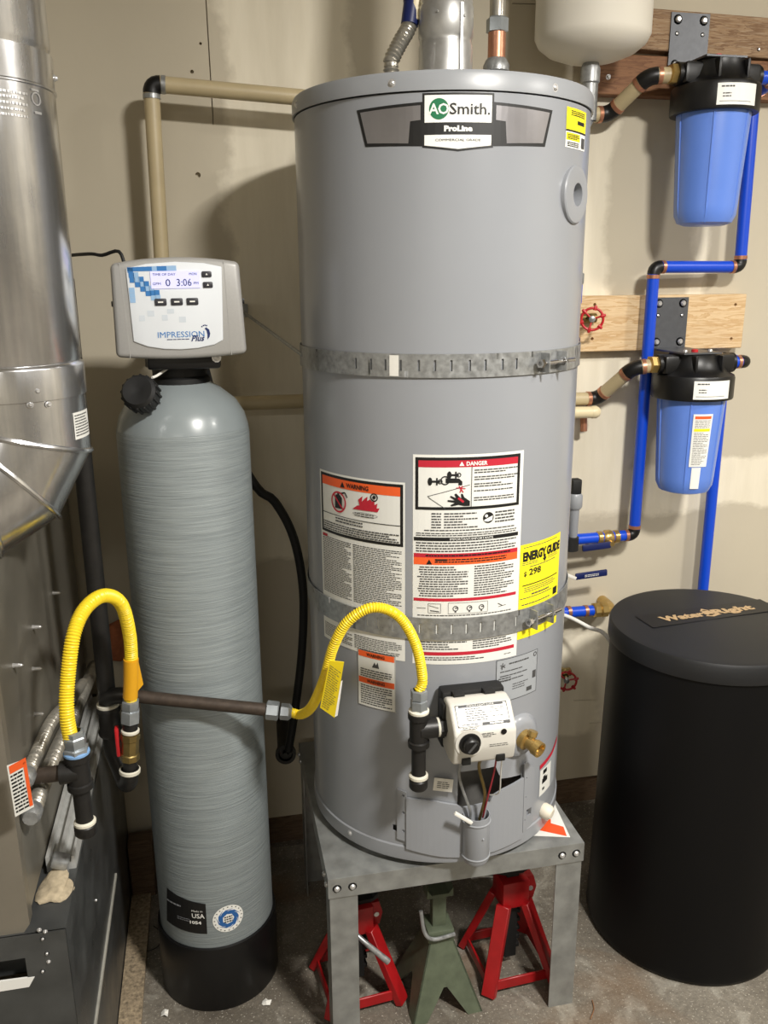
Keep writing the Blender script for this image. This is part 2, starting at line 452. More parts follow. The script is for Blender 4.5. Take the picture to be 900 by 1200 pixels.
# ------------------------------------------------------------------ the room
WY = 2.10            # drywall face
FLOORX0, FLOORX1, FLOORY0 = -1.7, 3.2, -3.6
struct('floor', MB().box((FLOORX0, FLOORY0, -.1), (FLOORX1, WY + .14, 0)), MAT['concrete'])
wall = struct('wall_back', MB().box((FLOORX0, WY, .137), (FLOORX1, WY + .10, CEIL)), MAT['drywall'])
struct('baseboard_back', MB().box((FLOORX0, WY + .012, .045), (FLOORX1, WY + .10, .137)), MAT['wood_sill'])
struct('trim_1', MB().box((FLOORX0, WY - .01, 0), (FLOORX1, WY + .10, .045)), MAT['concrete'])
struct('ceiling', MB().box((FLOORX0, FLOORY0, CEIL), (FLOORX1, WY + .1, CEIL + .05)), MAT['plain_wall'])
struct('wall_left', MB().box((FLOORX0 - .05, FLOORY0, 0), (FLOORX0, WY + .1, CEIL)), MAT['plain_wall'])
struct('wall_right', MB().box((FLOORX1, FLOORY0, 0), (FLOORX1 + .05, WY + .1, CEIL)), MAT['plain_wall'])
struct('wall_front', MB().box((FLOORX0 - .05, FLOORY0 - .05, 0), (FLOORX1 + .05, FLOORY0, CEIL)), MAT['plain_wall'])
# board joints and screw holes cut into the drywall
holes = []
for (a, b, w_) in [((239, -40), (250, 146), .0024), ((690, 848), (748, 842), .0016), ((672, 821), (700, 820), .0016), ((600, 4), (640, 5), .0016)]:
    p, q = py(*a, WY), py(*b, WY); d = (q - p).normalized(); nn = V(-d.z, 0, d.x) * (w_ / 2); f = V(0, .010, 0); k = V(0, -.01, 0)
    ring_ = [p - nn, q - nn, q + nn, p + nn]
    holes.append(MB().add([v + k for v in ring_] + [v + f for v in ring_], [(0, 1, 2, 3), (7, 6, 5, 4), (0, 4, 5, 1), (1, 5, 6, 2), (2, 6, 7, 3), (3, 7, 4, 0)]))
for (x, y, r) in [(232, 205, .006), (235, 51, .003), (225, 84, .004)]:
    p = py(x, y, WY); holes.append(MB().cyl(p + V(0, -.01, 0), p + V(0, .012, 0), r, 12))
cut(wall, holes, 0)
for i, (x, y, sx, sy, w, c) in enumerate(LAMPS):
    t = thing('ceiling_light', (x, y, CEIL - .08), ['square ceiling light above the heater', 'small square ceiling light toward the brine tank side', 'added out-of-view ceiling strip light standing in for the garage fill light'][i], 'light')
    obj('housing', MB().obox((x, y, CEIL - .04), (sx + .06, sy + .06, .078), None, .006), MAT['housing_white'], t)

# ------------------------------------------------------------------ water heater
HC, HR = (.4706, 1.7096), .279
HS = Cyl(HC, HR)
HO = (HC[0], HC[1], 0)
heater = thing('water_heater', (HC[0], HC[1], .428), 'tall grey cylindrical gas water heater standing on a galvanized stand', 'water heater')
jacket = obj('jacket', MB().lathe([(HR, .456), (HR, 1.884), (HR - .002, 1.884), (HR - .002, .456), (HR, .456)], HO, seg=256), MAT['heater_paint'], heater)
OPENINGS = [[(-.028, .566), (.119, .566), (.119, .612), (.066, .620), (.052, .652), (-.028, .652)], rect(-.160, .507, -.1515, .521), rect(.130, .512, .144, .528), circ(.2085, 1.737, .0225, 20)]
cut(jacket, [radial(HS, p, -.04, .03) for p in OPENINGS])
obj('inner_tank', MB().lathe([(0, .452), (.215, .452), (.215, 1.87), (0, 1.87)], HO, seg=64), MAT['bare_steel'], heater)
obj('base_ring', MB().lathe([(HR - .004, .444), (HR + .002, .444), (HR + .003, .449), (HR + .003, .474), (HR + .0005, .477)], HO, seg=128), MAT['heater_paint'], heater)
obj('foot_ring', MB().lathe([(0, .428), (HR - .022, .428), (HR - .022, .446), (0, .446)], HO, seg=64), MAT['bare_steel'], heater)
obj('top_cap', MB().lathe([(HR + .0005, 1.886), (HR + .004, 1.886), (HR + .004, 1.910), (HR + .001, 1.916), (.20, 1.921), (0, 1.922)], HO, seg=128), MAT['cap_paint'], heater)
def screw_on(parent, p, n, r=.004, m='screw', h=.003, name='screw'):
    n = Vector(n).normalized()
    return obj(name, MB().lathe([(0, h), (r * .6, h), (r, h * .5), (r, 0), (r * 1.5, 0), (r * 1.5, -.001)], p, n, 10), MAT[m], parent)
def on_heater(u, z, off=0): return HS(u, z, off)
def nrm(u): return Vector((math.sin(u / HR), -math.cos(u / HR), 0))
for u, z in [(-.1545, 1.899), (.1282, 1.899), (-.40, 1.899), (.38, 1.899)]: screw_on(heater, on_heater(u, z, .004), nrm(u), .0045)
for u, z in [(-.2652, .462), (.2314, .4635)]: screw_on(heater, on_heater(u, z, .003), nrm(u), .0045)

# --- maker's badge
def hp(x, y): return cylpt(x, y, HC, HR)
def inset(poly, d):
    cx = sum(p[0] for p in poly) / len(poly); cy = sum(p[1] for p in poly) / len(poly)
    return [(p[0] + (d if p[0] < cx else -d), p[1] + (d if p[1] < cy else -d)) for p in poly]
badge = printed('badge', HS, [[(-.2204, 1.865), (-.105, 1.8695), (-.105, 1.8823), (.0113, 1.8823), (.0113, 1.8695), (.1273, 1.865), (.1126, 1.8075), (.0113, 1.8035), (.0113, 1.8015), (-.047, 1.7951), (-.105, 1.8015), (-.105, 1.8035), (-.2044, 1.8075)]], 'print_black', heater, .0006)
lw = [(-.2135, 1.8605), (-.108, 1.8648), (-.108, 1.843), (-.125, 1.8415), (-.128, 1.8085), (-.2002, 1.8125)]
printed('silver_wing', HS, [lw], 'brushed', badge, .0010)
printed('silver_wing', HS, [[(-.093 - p[0], p[1]) for p in lw][::-1]], 'brushed', badge, .0010)
printed('white_panel', HS, [rect(-.1015, 1.8385, .0075, 1.879)], 'white_print', badge, .0010)
printed('white_panel', HS, [[(-.1015, 1.820), (.0075, 1.820), (.0075, 1.8045), (-.047, 1.7985), (-.1015, 1.8045)]], 'white_print', badge, .0010)
printed('green_disc', HS, [circ(-.0785, 1.8585, .0158, 32)], 'logo_green', badge, .0013)
printed('lettering', HS, [], 'white_print', badge, .0016, [text2d('A', .0155, -.0868, 1.851, bold=.02), text2d('O', .0155, -.0712, 1.851, bold=.02), text2d('ProLine', .0078, -.047, 1.8255, bold=.06, width=.046)])
printed('lettering', HS, [], 'print_black', badge, .0016, [text2d('Smith.', .0165, -.0615, 1.8505, 'L', bold=.012, width=.066), text2d('COMMERCIAL GRADE', .0036, -.047, 1.8105, bold=0, width=.074)])
# --- yellow energy sticker by the cap
ys = printed('energy_sticker', HS, [rect(.166, 1.812, .2465, 1.8755)], 'white_print', heater, .0006)
printed('yellow_field', HS, [rect(.166, 1.840, .2465, 1.8755), rect(.168, 1.824, .219, 1.836)], 'label_yellow', ys, .001)
printed('text_lines', HS, fine(.18, .236, 1.862, 1.872, .003, 3) + [rect(.205, 1.851, .236, 1.857), rect(.166, 1.838, .2465, 1.8405)] + fine(.172, .215, 1.826, 1.834, .0028, 4) + fine(.172, .215, 1.813, 1.822, .0028, 5), 'print_black', ys, .0014)
printed('code_block', HS, [rect(.226, 1.815, .242, 1.832)], 'print_text', ys, .0014)
# --- relief port plate
u, z = .2085, 1.737; n = nrm(u)
port = obj('relief_port_plate', MB().lathe([(.049, -.006), (.049, .002), (.047, .004), (.021, .0065), (.0195, .006), (.0190, -.030), (0, -.030)], on_heater(u, z, .001), n, 40), MAT['heater_paint'], heater)
obj('port_plug', MB().lathe([(.0188, -.027), (.0188, -.025), (0, -.025)], on_heater(u, z, .001), n, 24), MAT['heater_paint'], port)

# --- warning label (flammable vapours)
wl = printed('warning_label', HS, [rect(-.342, .888, -.1335, 1.2405)], 'label_white', heater, .0006)
printed('black_frame', HS, frame_polys(-.3375, 1.118, -.137, 1.2365, .0055), 'print_black', wl, .0010)
printed('orange_header', HS, [rect(-.332, 1.214, -.1425, 1.231)], 'label_orange', wl, .0010)
printed('lettering', HS, [[(-.274, 1.2165), (-.262, 1.2165), (-.268, 1.2275)], rect(-.332, 1.1575, -.1425, 1.1588)], 'print_black', wl, .0014, [text2d('WARNING', .0085, -.258, 1.218, 'L', .03, .052)])
printed('prohibition_ring', HS, ring(-.280, 1.186, .021, .0035, 28) + [line((-.294, 1.200), (-.266, 1.172), .0035)], 'label_red', wl, .0018)
printed('fuel_can', HS, [[(-.290, 1.173), (-.270, 1.173), (-.270, 1.195), (-.275, 1.200), (-.286, 1.200), (-.290, 1.195)], rect(-.283, 1.2, -.277, 1.205)] + [line((-.272, 1.204), (-.262, 1.207), .003), line((-.262, 1.207), (-.256, 1.198), .003)], 'print_black', wl, .0014)
printed('flames', HS, [[(-.243, 1.179), (-.232, 1.187), (-.226, 1.188), (-.229, 1.199), (-.219, 1.207), (-.221, 1.196), (-.214, 1.203), (-.208, 1.2075), (-.209, 1.199), (-.203, 1.203), (-.198, 1.198), (-.194, 1.203), (-.193, 1.193), (-.187, 1.197), (-.189, 1.187), (-.183, 1.188), (-.187, 1.180)]], 'label_red', wl, .0014)
printed('figure', HS, [circ(-.194, 1.2075, .0035, 12)] + ring(-.194, 1.2075, .008, .0022, 16), 'print_black', wl, .0016)
printed('text_lines', HS, ring(-.215, 1.171, .028, .0008, 20, .0045) + fine(-.238, -.195, 1.167, 1.174, .004, 2, 0, .4) + fine(-.29, -.22, 1.143, 1.156, .0058, 11, .2) + fine(-.330, -.145, 1.124, 1.142, .0045, 12, .1, .55), 'print_text', wl, .0014)
printed('text_lines', HS, fine(-.336, -.249, .992, 1.110, .0037, 13, .3, .45) + fine(-.244, -.140, .992, 1.110, .0037, 14, .3, .45) + fine(-.336, -.249, .895, .925, .0037, 15, .3, .45) + fine(-.244, -.140, .895, .925, .0037, 16, .3, .45), 'print_text', wl, .0010)
printed('red_heading', HS, [rect(-.335, 1.1085, -.318, 1.1135)], 'label_red', wl, .0014)
# --- danger label (scald)
dl = printed('danger_label', HS, [rect(-.119, .886, .0915, 1.2935)], 'label_white', heater, .0006)
printed('black_frame', HS, frame_polys(-.1145, 1.1915, .0838, 1.2885, .0055), 'print_black', dl, .0010)
printed('red_band', HS, [rect(-.109, 1.2705, .0783, 1.283)], 'label_red', dl, .0010)
printed('red_band', HS, [rect(-.117, 1.1005, .0845, 1.1085)], 'label_red', dl, .0010)
printed('orange_header', HS, [rect(-.117, 1.0865, .0845, 1.1005)], 'label_orange', dl, .0010)
printed('red_band', HS, [rect(-.117, 1.0145, .0845, 1.0205)], 'label_red', dl, .0010)
printed('red_band', HS, [rect(-.117, .9045, .0845, .9115)], 'label_red', dl, .0010)
printed('lettering', HS, [[(-.036, 1.273), (-.027, 1.273), (-.0315, 1.281)]], 'white_print', dl, .0014, [text2d('DANGER', .0072, -.023, 1.2733, 'L', .03, .039)])
printed('black_band', HS, [rect(-.117, 1.1325, .0845, 1.1395)], 'print_black', dl, .0010)
printed('lettering', HS, [], 'white_print', dl, .0014, [text2d('IMPORTANT/IMPORTANTE', .0045, -.010, 1.1338, bold=0, width=.082)])
def valve_cross(u, v, s): return [circ(u - s * .9, v, s * .45, 10, s * .8), line((u - s * .9, v), (u + s, v), s * .4), line((u + s * .4, v - s * .7), (u + s * .4, v + s * .7), s * .3)] + ring(u + s, v, s * .5, s * .18, 8)
printed('faucet', HS, valve_cross(-.0795, 1.2445, .0095) + valve_cross(-.0455, 1.2565, .009) + [[(-.060, 1.242), (-.060, 1.251), (-.036, 1.250), (-.030, 1.244), (-.030, 1.2375), (-.037, 1.2375), (-.037, 1.242)]] + ring(-.061, 1.2465, .0085, .0022, 14), 'print_black', dl, .0014)
printed('basin_lines', HS, [line((-.092, 1.217), (-.016, 1.238), .0011), line((-.088, 1.213), (-.060, 1.194), .0011), line((-.092, 1.217), (-.088, 1.213), .0011), rect(-.0135, 1.197, -.0123, 1.2705)], 'print_text', dl, .0013)
printed('scalded_hand', HS, [[(-.0155, 1.1985), (-.0155, 1.2075), (-.026, 1.2150), (-.029, 1.2215), (-.032, 1.2215), (-.0315, 1.213), (-.041, 1.2225), (-.044, 1.2210), (-.0405, 1.2135), (-.0505, 1.2185), (-.052, 1.2160), (-.043, 1.2095), (-.056, 1.2105), (-.056, 1.2075), (-.043, 1.2050), (-.051, 1.2010), (-.049, 1.1985), (-.036, 1.2010), (-.026, 1.1985)]], 'print_black', dl, .0014)
printed('hot_water', HS, [line((-.036, 1.236), (-.028, 1.224), .002), line((-.030, 1.236), (-.034, 1.224), .002), line((-.041, 1.233), (-.024, 1.231), .0014), line((-.037, 1.214), (-.027, 1.206), .004)], 'label_red', dl, .0017)
tl = []
for i, (n_, e) in enumerate([(2, .078), (2, .078), (2, .068), (1, .07), (2, .072)]): tl += fine(-.008, e, 1.2665 - i * .0128 - n_ * .0045, 1.2665 - i * .0128, .0045, 20 + i, .3, .5)
tl += fine(-.085, -.066, 1.155, 1.187, .0052, 31, .1) + fine(-.062, .0, 1.155, 1.187, .0052, 32, .5) + fine(.034, .075, 1.164, 1.186, .006, 33, .2) + fine(-.098, .075, 1.149, 1.155, .0045, 34, .05) + fine(-.113, .08, 1.1405, 1.149, .004, 35, .1)
tl += fine(-.113, .08, 1.111, 1.131, .0052, 36, .1) + fine(-.11, -.016, 1.025, 1.084, .0047, 37, .4, .5, indent=.006) + fine(-.004, .078, 1.025, 1.084, .0047, 38, .35, .5) + fine(-.11, .078, .983, .988, .004, 39, .1)
tl += fine(-.11, -.016, .913, .934, .0047, 40, .4) + fine(-.004, .078, .913, .934, .0047, 41, .4) + fine(-.113, .02, .893, .902, .0042, 42, .2) + fine(.062, .078, .893, .897, .003, 43, 0)
printed('text_lines', HS, tl, 'print_text', dl, .0010)
printed('manual_symbol', HS, [circ(.0205, 1.174, .0105, 24)], 'print_black', dl, .0012)
printed('manual_symbol', HS, [circ(.0165, 1.1775, .003, 10), [(.012, 1.170), (.0205, 1.174), (.029, 1.1775), (.028, 1.169), (.020, 1.1665), (.013, 1.1675)]], 'white_print', dl, .0016)
printed('lettering', HS, [[(-.094, 1.0875), (-.083, 1.0875), (-.0885, 1.097)]] + fine(-.078, .06, 1.089, 1.099, .0045, 44, .3, .5) + [rect(-.077, 1.0945, -.055, 1.098)] + fine(-.095, .07, 1.102, 1.107, .005, 45, .05, .55), 'print_black', dl, .0015)
kn = []
for kx in (-.0385, -.012, .0115): kn += ring(kx, 1.000, .0055, .0016, 14) + [rect(kx - .0015, .992, kx + .0015, .995), rect(kx - .0008, 1.0, kx + .0052, 1.002)]
kn += frame_polys(-.0525, .9895, .024, 1.0115, .0006) + frame_polys(-.090, .991, -.066, 1.010, .0007) + [line((-.088, 1.006), (-.070, 1.001), .001), line((-.086, .996), (-.069, .994), .002), line((.045, 1.003), (.055, .997), .0015), line((.046, .996), (.062, .998), .001), rect(-.111, 1.000, -.094, 1.001)]
printed('control_drawings', HS, kn, 'print_text', dl, .0012)
# --- yellow guide label
el = printed('energy_guide_label', HS, [rect(.092, .918, .2215, 1.1105)], 'label_yellow', heater, .0008)
printed('lettering', HS, [[(.158, 1.080), (.164, 1.080), (.164, 1.073), (.1675, 1.073), (.161, 1.065), (.1545, 1.073), (.158, 1.073)], rect(.100, 1.0265, .212, 1.0285), rect(.1975, .985, .214, 1.0)], 'print_black', el, .0012,
        [text2d('ENERGY', .0165, .099, 1.0775, 'L', .06, .066), text2d('GUIDE', .0165, .1665, 1.0775, 'L', .06, .052), text2d('$', .009, .103, 1.0465, 'L', .03), text2d('298', .0125, .116, 1.0465, 'L', .03, .034)])
printed('text_lines', HS, fine(.10, .21, 1.1, 1.106, .004, 50, .1, .35) + fine(.098, .14, 1.068, 1.075, .0035, 51, .1, .35) + fine(.172, .21, 1.068, 1.075, .0035, 52, .1, .35) + fine(.118, .2, 1.0615, 1.0655, .004, 53, 0, .4) + fine(.105, .205, 1.011, 1.024, .004, 54, .1, .35) + fine(.125, .18, 1.004, 1.009, .005, 55, 0, .6) + fine(.095, .19, .998, 1.003, .004, 56, 0, .4) + fine(.1, .185, .984, .991, .006, 57, .2, .35), 'print_text', el, .0012)
# --- small orange-headed label
sl = printed('caution_label', HS, [rect(-.237, .775, -.1525, .8965)], 'label_white', heater, .0006)
for v_ in (.882, .8255): printed('orange_header', HS, [rect(-.2345, v_, -.155, v_ + .0122)], 'label_orange', sl, .0010)
printed('lettering', HS, [], 'print_black', sl, .0014, [text2d('WARNING', .0065, -.195, .885, bold=.03, width=.040), text2d('WARNING', .0065, -.195, .8285, bold=.03, width=.040)])
printed('text_lines', HS, frame_polys(-.2365, .7755, -.153, .896, .0008) + fine(-.230, -.160, .840, .858, .0048, 60, .3) + fine(-.230, -.160, .780, .823, .0048, 61, .35) + [[(-.203, .863), (-.197, .875), (-.194, .869), (-.190, .876), (-.187, .863)]], 'print_text', sl, .0010)
# --- printed rating plate
rp = printed('rating_plate', HS, [rect(.046, .792, .1515, .884)], 'label_grey', heater, .0005)
printed('text_lines', HS, frame_polys(.046, .792, .1515, .884, .0011) + fine(.055, .14, .83, .862, .0095, 62, .4, .22, (.006, .02)) + fine(.075, .125, .868, .875, .006, 63, 0, .5) + fine(.085, .125, .815, .828, .005, 64, .3, .35) + fine(.052, .08, .833, .846, .006, 65, 0, .4) + [rect(.138, .824, .148, .840), rect(.122, .8, .137, .809), rect(.05, .794, .075, .797)] + ring(.1435, .875, .005, .002, 10) + [line((.055, .872), (.066, .866), .002), line((.0605, .876), (.0585, .862), .002), line((.066, .872), (.056, .866), .002)], 'print_text', rp, .0009)
# --- red-striped lighting label on the flank
rl = printed('lighting_label', HS, [[(.180, .528), (.265, .528), (.275, .612), (.240, .612), (.180, .607)]], 'label_grey', heater, .0006)
printed('white_field', HS, [rect(.1825, .530, .235, .592)], 'label_white', rl, .0009)
printed('red_stripe', HS, [[(.180, .596), (.240, .604), (.280, .618), (.280, .628), (.238, .613), (.180, .607)]], 'label_red', rl, .0012)
printed('pictogram', HS, [rect(.195, .578, .212, .588), rect(.192, .556, .216, .568), rect(.196, .568, .207, .573), rect(.194, .540, .203, .546)], 'print_black', rl, .0013)

# --- burner access: opening, door, side flanges

def shell(name, poly, off, m, parent, th=.004):
    o = printed(name, HS, [poly], m, parent, off); s = o.modifiers.new('thick', 'SOLIDIFY'); s.thickness = th; s.offset = -1; return o
door = shell('burner_door', [(-.1295, .4745), (-.0600, .462), (-.0171, .458), (.050, .458), (.1213, .4634), (.1195, .607), (.0659, .5985), (.043, .590), (.036, .578), (-.020, .574), (-.030, .581), (-.075, .591), (-.1296, .5925)], .0075, 'heater_paint', heater, .005)
flg = shell('door_flange', [(-.1495, .492), (-.1296, .488), (-.1296, .603), (-.1492, .6075)], .004, 'heater_paint', heater, .003)
cut(flg, [radial(HS, rect(-.1385, v, -.134, v + .006), -.02, .02) for v in (.510, .553, .592)], 0)
flg = shell('door_flange', [(.1213, .478), (.150, .486), (.150, .618), (.1263, .642), (.1180, .640), (.1195, .607)], .0085, 'heater_paint', heater, .003)
cut(flg, [radial(HS, rect(.130, .512, .144, .528), -.02, .03)] + [radial(HS, circ(.1255, v, .0018, 8), .0, .03) for v in (.505, .560, .605)], 0)
# round sight tube on the door
tx, ty = .4785, HC[1] - HR - .013
st = obj('sight_tube', MB().lathe([(.0275, .563), (.0280, .463), (.024, .455), (0, .454)], (tx, ty, 0), seg=28), MAT['heater_paint'], heater)
obj('tube_lining', MB().lathe([(.0274, .5628), (.0255, .5628), (.0255, .464), (0, .464)], (tx, ty, 0), seg=28), MAT['heater_paint'], st)
for z in (.549, .470): obj('rolled_bead', MB().torus((tx, ty, z), (0, 0, 1), .0278, .0019, 28, 8), MAT['cap_paint'], st)
screw_on(st, (tx + .006, ty - .0268, .52), (0, -1, 0), .0022, 'cap_paint')
# gas control
gc_c = V(.458, 1.372, .797)
gx0, gx1 = -.0570, .0630
prof = [(.062, -.055), (.062, .085), (.040, .092), (-.010, .088), (-.045, .030), (-.050, .022), (-.050, -.028), (-.040, -.062), (.0, -.066)]  # (y, z) outline of the side
def sidebox(mb, prof, x0, x1, c, bev=0):
    bm = bmesh.new(); a = [bm.verts.new((x0, p[0], p[1])) for p in prof]; b = [bm.verts.new((x1, p[0], p[1])) for p in prof]; n = len(prof)
    bm.faces.new(a); bm.faces.new(b[::-1])
    for i in range(n): bm.faces.new((a[i], b[i], b[(i + 1) % n], a[(i + 1) % n]))
    bmesh.ops.recalc_face_normals(bm, faces=bm.faces[:])
    if bev: bmesh.ops.bevel(bm, geom=bm.edges[:], offset=bev, segments=3, affect='EDGES', profile=.5, clamp_overlap=True)
    bm.verts.index_update(); mb.add([Vector(c) + v.co for v in bm.verts], [[v.index for v in f.verts] for f in bm.faces]); bm.free(); return mb
prof = [(.030, -.062), (.030, .040), (.012, .046), (-.012, .043), (-.042, .010), (-.049, .001), (-.049, -.030), (-.040, -.064), (-.010, -.068)]
gc = obj('gas_control', sidebox(MB(), prof, gx0, gx1, gc_c, .008), MAT['cream_plastic'], heater)
obj('control_back', MB().obox(gc_c + V(.003, .045, -.010), (.124, .034, .118), None, .006), MAT['matte_black'], gc)
obj('clip', MB().obox(gc_c + V(-.058, .022, .015), (.010, .03, .04), None, .003), MAT['matte_black'], gc)
obj('clip', MB().obox(gc_c + V(-.058, .030, -.03), (.016, .03, .02), None, .003), MAT['matte_black'], gc)
for dx in (-.03, .03): obj('clip', MB().obox(gc_c + V(dx, .022, .0465), (.022, .02, .008), None, .002), MAT['matte_black'], gc)
for dx in (-.032, .034): obj('clip', MB().obox(gc_c + V(dx, -.041, -.056), (.017, .012, .014), None, .0015), MAT['print_black'], gc)
slope = V(0, .030, .033).normalized()
GP = Plane(gc_c + V(.003, -.0270, .0265), (1, 0, 0), slope)
pl = printed('status_label', GP, [[(-.045, -.021), (.042, -.021), (.050, -.015), (.047, .018), (.043, .021), (-.045, .021), (-.050, .016), (-.051, -.015)]], 'label_white', gc, .0008)
printed('label_frame', GP, frame_polys(-.050, -.020, .049, .0205, .0010) + [rect(-.044, .0155, .042, .020), rect(-.004, -.020, .048, -.0145)], 'print_black', pl, .0012)
printed('lettering', GP, [], 'white_print', pl, .0016, [text2d('STATUS LIGHT CODE', .0032, -.002, .0163, bold=0, width=.052)])
printed('text_lines', GP, fine(.010, .036, -.0195, -.0150, .0045, 79, 0, .6, (.006, .012)), 'white_print', pl, .0016)
printed('text_lines', GP, fine(-.032, .010, -.012, .014, .0042, 70, .3, .35) + fine(.014, .044, .002, .013, .0035, 71, .2, .3) + frame_polys(.012, -.012, .045, .001, .0005) + fine(.018, .042, -.006, -.003, .003, 72, 0, .4) + frame_polys(-.046, -.012, -.034, .013, .0005) + fine(-.042, -.01, -.018, -.014, .004, 73, 0, .4), 'print_text', pl, .0012)
FP = Plane(gc_c + V(0, -.049, -.010), (1, 0, 0), (0, 0, 1))
printed('text_lines', FP, fine(-.042, -.012, .021, .027, .003, 74, .2, .4) + fine(-.014, .022, .001, .012, .0034, 75, .3, .4) + fine(.010, .046, -.020, -.012, .0034, 76, .3, .3), 'print_text', gc, .0008)
kn = obj('dial', MB().lathe([(.0205, 0), (.0205, .004), (.015, .005), (.0145, .016), (.012, .018), (0, .018)], gc_c + V(-.028, -.049, -.016), (0, -1, 0), 28), MAT['black_plastic'], gc)
obj('dial_skirt', MB().lathe([(.027, 0), (.027, .0015), (.0206, .002)], gc_c + V(-.028, -.0485, -.016), (0, -1, 0), 28), MAT['cream_plastic'], gc)
obj('dial_mark', MB().obox(gc_c + V(-.028, -.0675, -.016), (.004, .002, .022), Matrix.Rotation(.7, 3, 'Y')), MAT['print_text'], kn)
obj('indicator_lamp', MB().lathe([(.0055, 0), (.0055, .0015), (0, .002)], gc_c + V(.037, -.049, .000), (0, -1, 0), 14), MAT['dark_lens'], gc)
# inlet nut on the side of the control
gin = gc_c + V(-.0570, .012, -.012)
obj('inlet_nut', MB().lathe([(0, 0), (.019, 0), (.019, .014), (.012, .016), (0, .016)], gin + V(.002, 0, 0), (-1, 0, 0), 6), MAT['black_iron'], gc, 20)
# wires and pilot tube below the control
def wire(name, pts, r, m, parent, ds=.008): return obj(name, MB().tube(smoothpath(pts, ds), r, 8), MAT[m], parent)
wire('pilot_tube', [gc_c + V(-.022, .005, -.06), V(.437, 1.405, .66), V(.463, 1.412, .575), V(.463, 1.415, .55)], .0028, 'zinc', gc)
wire('spark_lead', [gc_c + V(.012, -.02, -.06), V(.470, 1.385, .69), V(.486, 1.392, .62), V(.484, 1.414, .55)], .0032, 'brass_dark', gc)
wire('red_lead', [gc_c + V(.032, -.03, -.06), V(.496, 1.372, .68), V(.490, 1.385, .62), V(.490, 1.412, .555)], .0018, 'red_wire', gc)
wire('white_lead', [gc_c + V(.042, -.03, -.06), V(.511, 1.375, .67), V(.518, 1.40, .615), V(.506, 1.418, .600)], .0013, 'white_print', gc)
obj('cable_tie', MB().obox(V(.444, 1.395, .572), (.007, .006, .045), Matrix.Rotation(-.9, 3, 'Y'), .001), MAT['paper_white'], gc)
tgp = Plane(on_heater(-.058, .632, .012), (1, -.25, -.10), (.1, 0, 1))
tg = obj('wire_tag', MB().prism(rect(-.019, -.014, .019, .014), tgp.o, tgp.ux, tgp.uy, .0008), MAT['paper_white'], gc)
printed('text_lines', tgp, fine(-.012, .012, -.008, .008, .004, 77, .2, .4), 'print_text', tg, .0012)
# drain boss with brass valve
u = .107; n = nrm(u); b0 = on_heater(u, .706)
bs = obj('drain_boss', MB().lathe([(.050, -.006), (.046, .004), (.038, .012), (.030, .014), (0, .014)], b0, n, 32), MAT['heater_paint'], heater)
bv = obj('drain_valve', MB().lathe([(0, 0), (.020, 0), (.020, .012), (.0135, .014), (.0135, .030), (.016, .032), (.016, .046), (.012, .046), (.012, .036), (0, .036)], b0 + n * .012, n + V(.12, 0, -.18), 24), MAT['brass'], bs)
obj('valve_stem', MB().lathe([(0, 0), (.007, 0), (.007, .014), (.0095, .014), (.0095, .024), (0, .024)], b0 + n * .032, V(.35, .1, 1), 16), MAT['brass'], bs)
obj('drain_plug', MB().lathe([(0, 0), (.014, 0), (.017, .006), (.016, .020), (.011, .026), (0, .027)], on_heater(.205, .487, -.004), nrm(.205) + V(0, 0, -.15), 12), MAT['plug_white'], heater)

# ------------------------------------------------------------------ seismic straps round the heater
def strap(name, z0, z1, slots, bu, label):
    r0 = HR + .0022; th = .0016
    t = thing(name, (HC[0], HC[1] - HR, z0), label, 'strap', 'perforated straps around the heater')
    step = .004 / r0; n = int(2 * PI / step); mb = MB()
    sl = set()
    for s in slots:
        k = int(round((s / HR + PI) / step)); sl.add(k)
    hz = (z1 - z0); za, zb = z0 + hz * .28, z1 - hz * .25
    def P(i, z, r): a = -PI + i * step; return (HC[0] + r * math.sin(a), HC[1] - r * math.cos(a), z)
    for i in range(n):
        for (a, b) in (((z0, za), (zb, z1)) if i in sl else ((z0, za), (za, zb), (zb, z1))):
            vs = [P(i, a, r0), P(i + 1, a, r0), P(i + 1, b, r0), P(i, b, r0), P(i, a, r0 + th), P(i + 1, a, r0 + th), P(i + 1, b, r0 + th), P(i, b, r0 + th)]
            mb.add(vs, [(4, 5, 6, 7), (0, 3, 2, 1), (0, 1, 5, 4), (3, 7, 6, 2)] + ([(0, 4, 7, 3), (1, 2, 6, 5)]))
    obj('band', mb, MAT['zinc'], t)
    zc = (z0 + z1) / 2
    for du, nm in ((-.030, 'ear'), (.016, 'ear')):      # folded ears that take the clamping bolt
        p = HS(bu + du, zc, .012); d = nrm(bu + du); tg_ = V(-d.y, d.x, 0)
        R = Matrix((tg_, -d, V(0, 0, 1))).transposed()
        obj(nm, MB().obox(p, (.003, .026, hz * .86), R, .001), MAT['zinc'], t)
    d = nrm(bu); tg_ = V(math.cos(bu / HR), math.sin(bu / HR), 0); a = HS(bu, zc, .016) - tg_ * .052; b = HS(bu, zc, .016) + tg_ * .050
    bo = obj('bolt', MB().cyl(a, b, .0042, 12), MAT['chrome'], t)
    obj('nut', MB().lathe([(0, 0), (.0085, 0), (.0085, .007), (0, .007)], a, tg_, 6), MAT['chrome'], bo, 20)
    obj('nut', MB().lathe([(0, 0), (.0085, 0), (.0085, .007), (0, .007)], b - tg_ * .035, tg_, 6), MAT['chrome'], bo, 20)
    return t
s1 = strap('seismic_strap', 1.430, 1.4705, [-.228, -.198, -.170, -.142, -.112, -.082, -.053, -.024, .006, .036, .066, .126], .152, 'perforated galvanized strap clamped around the upper half of the heater')
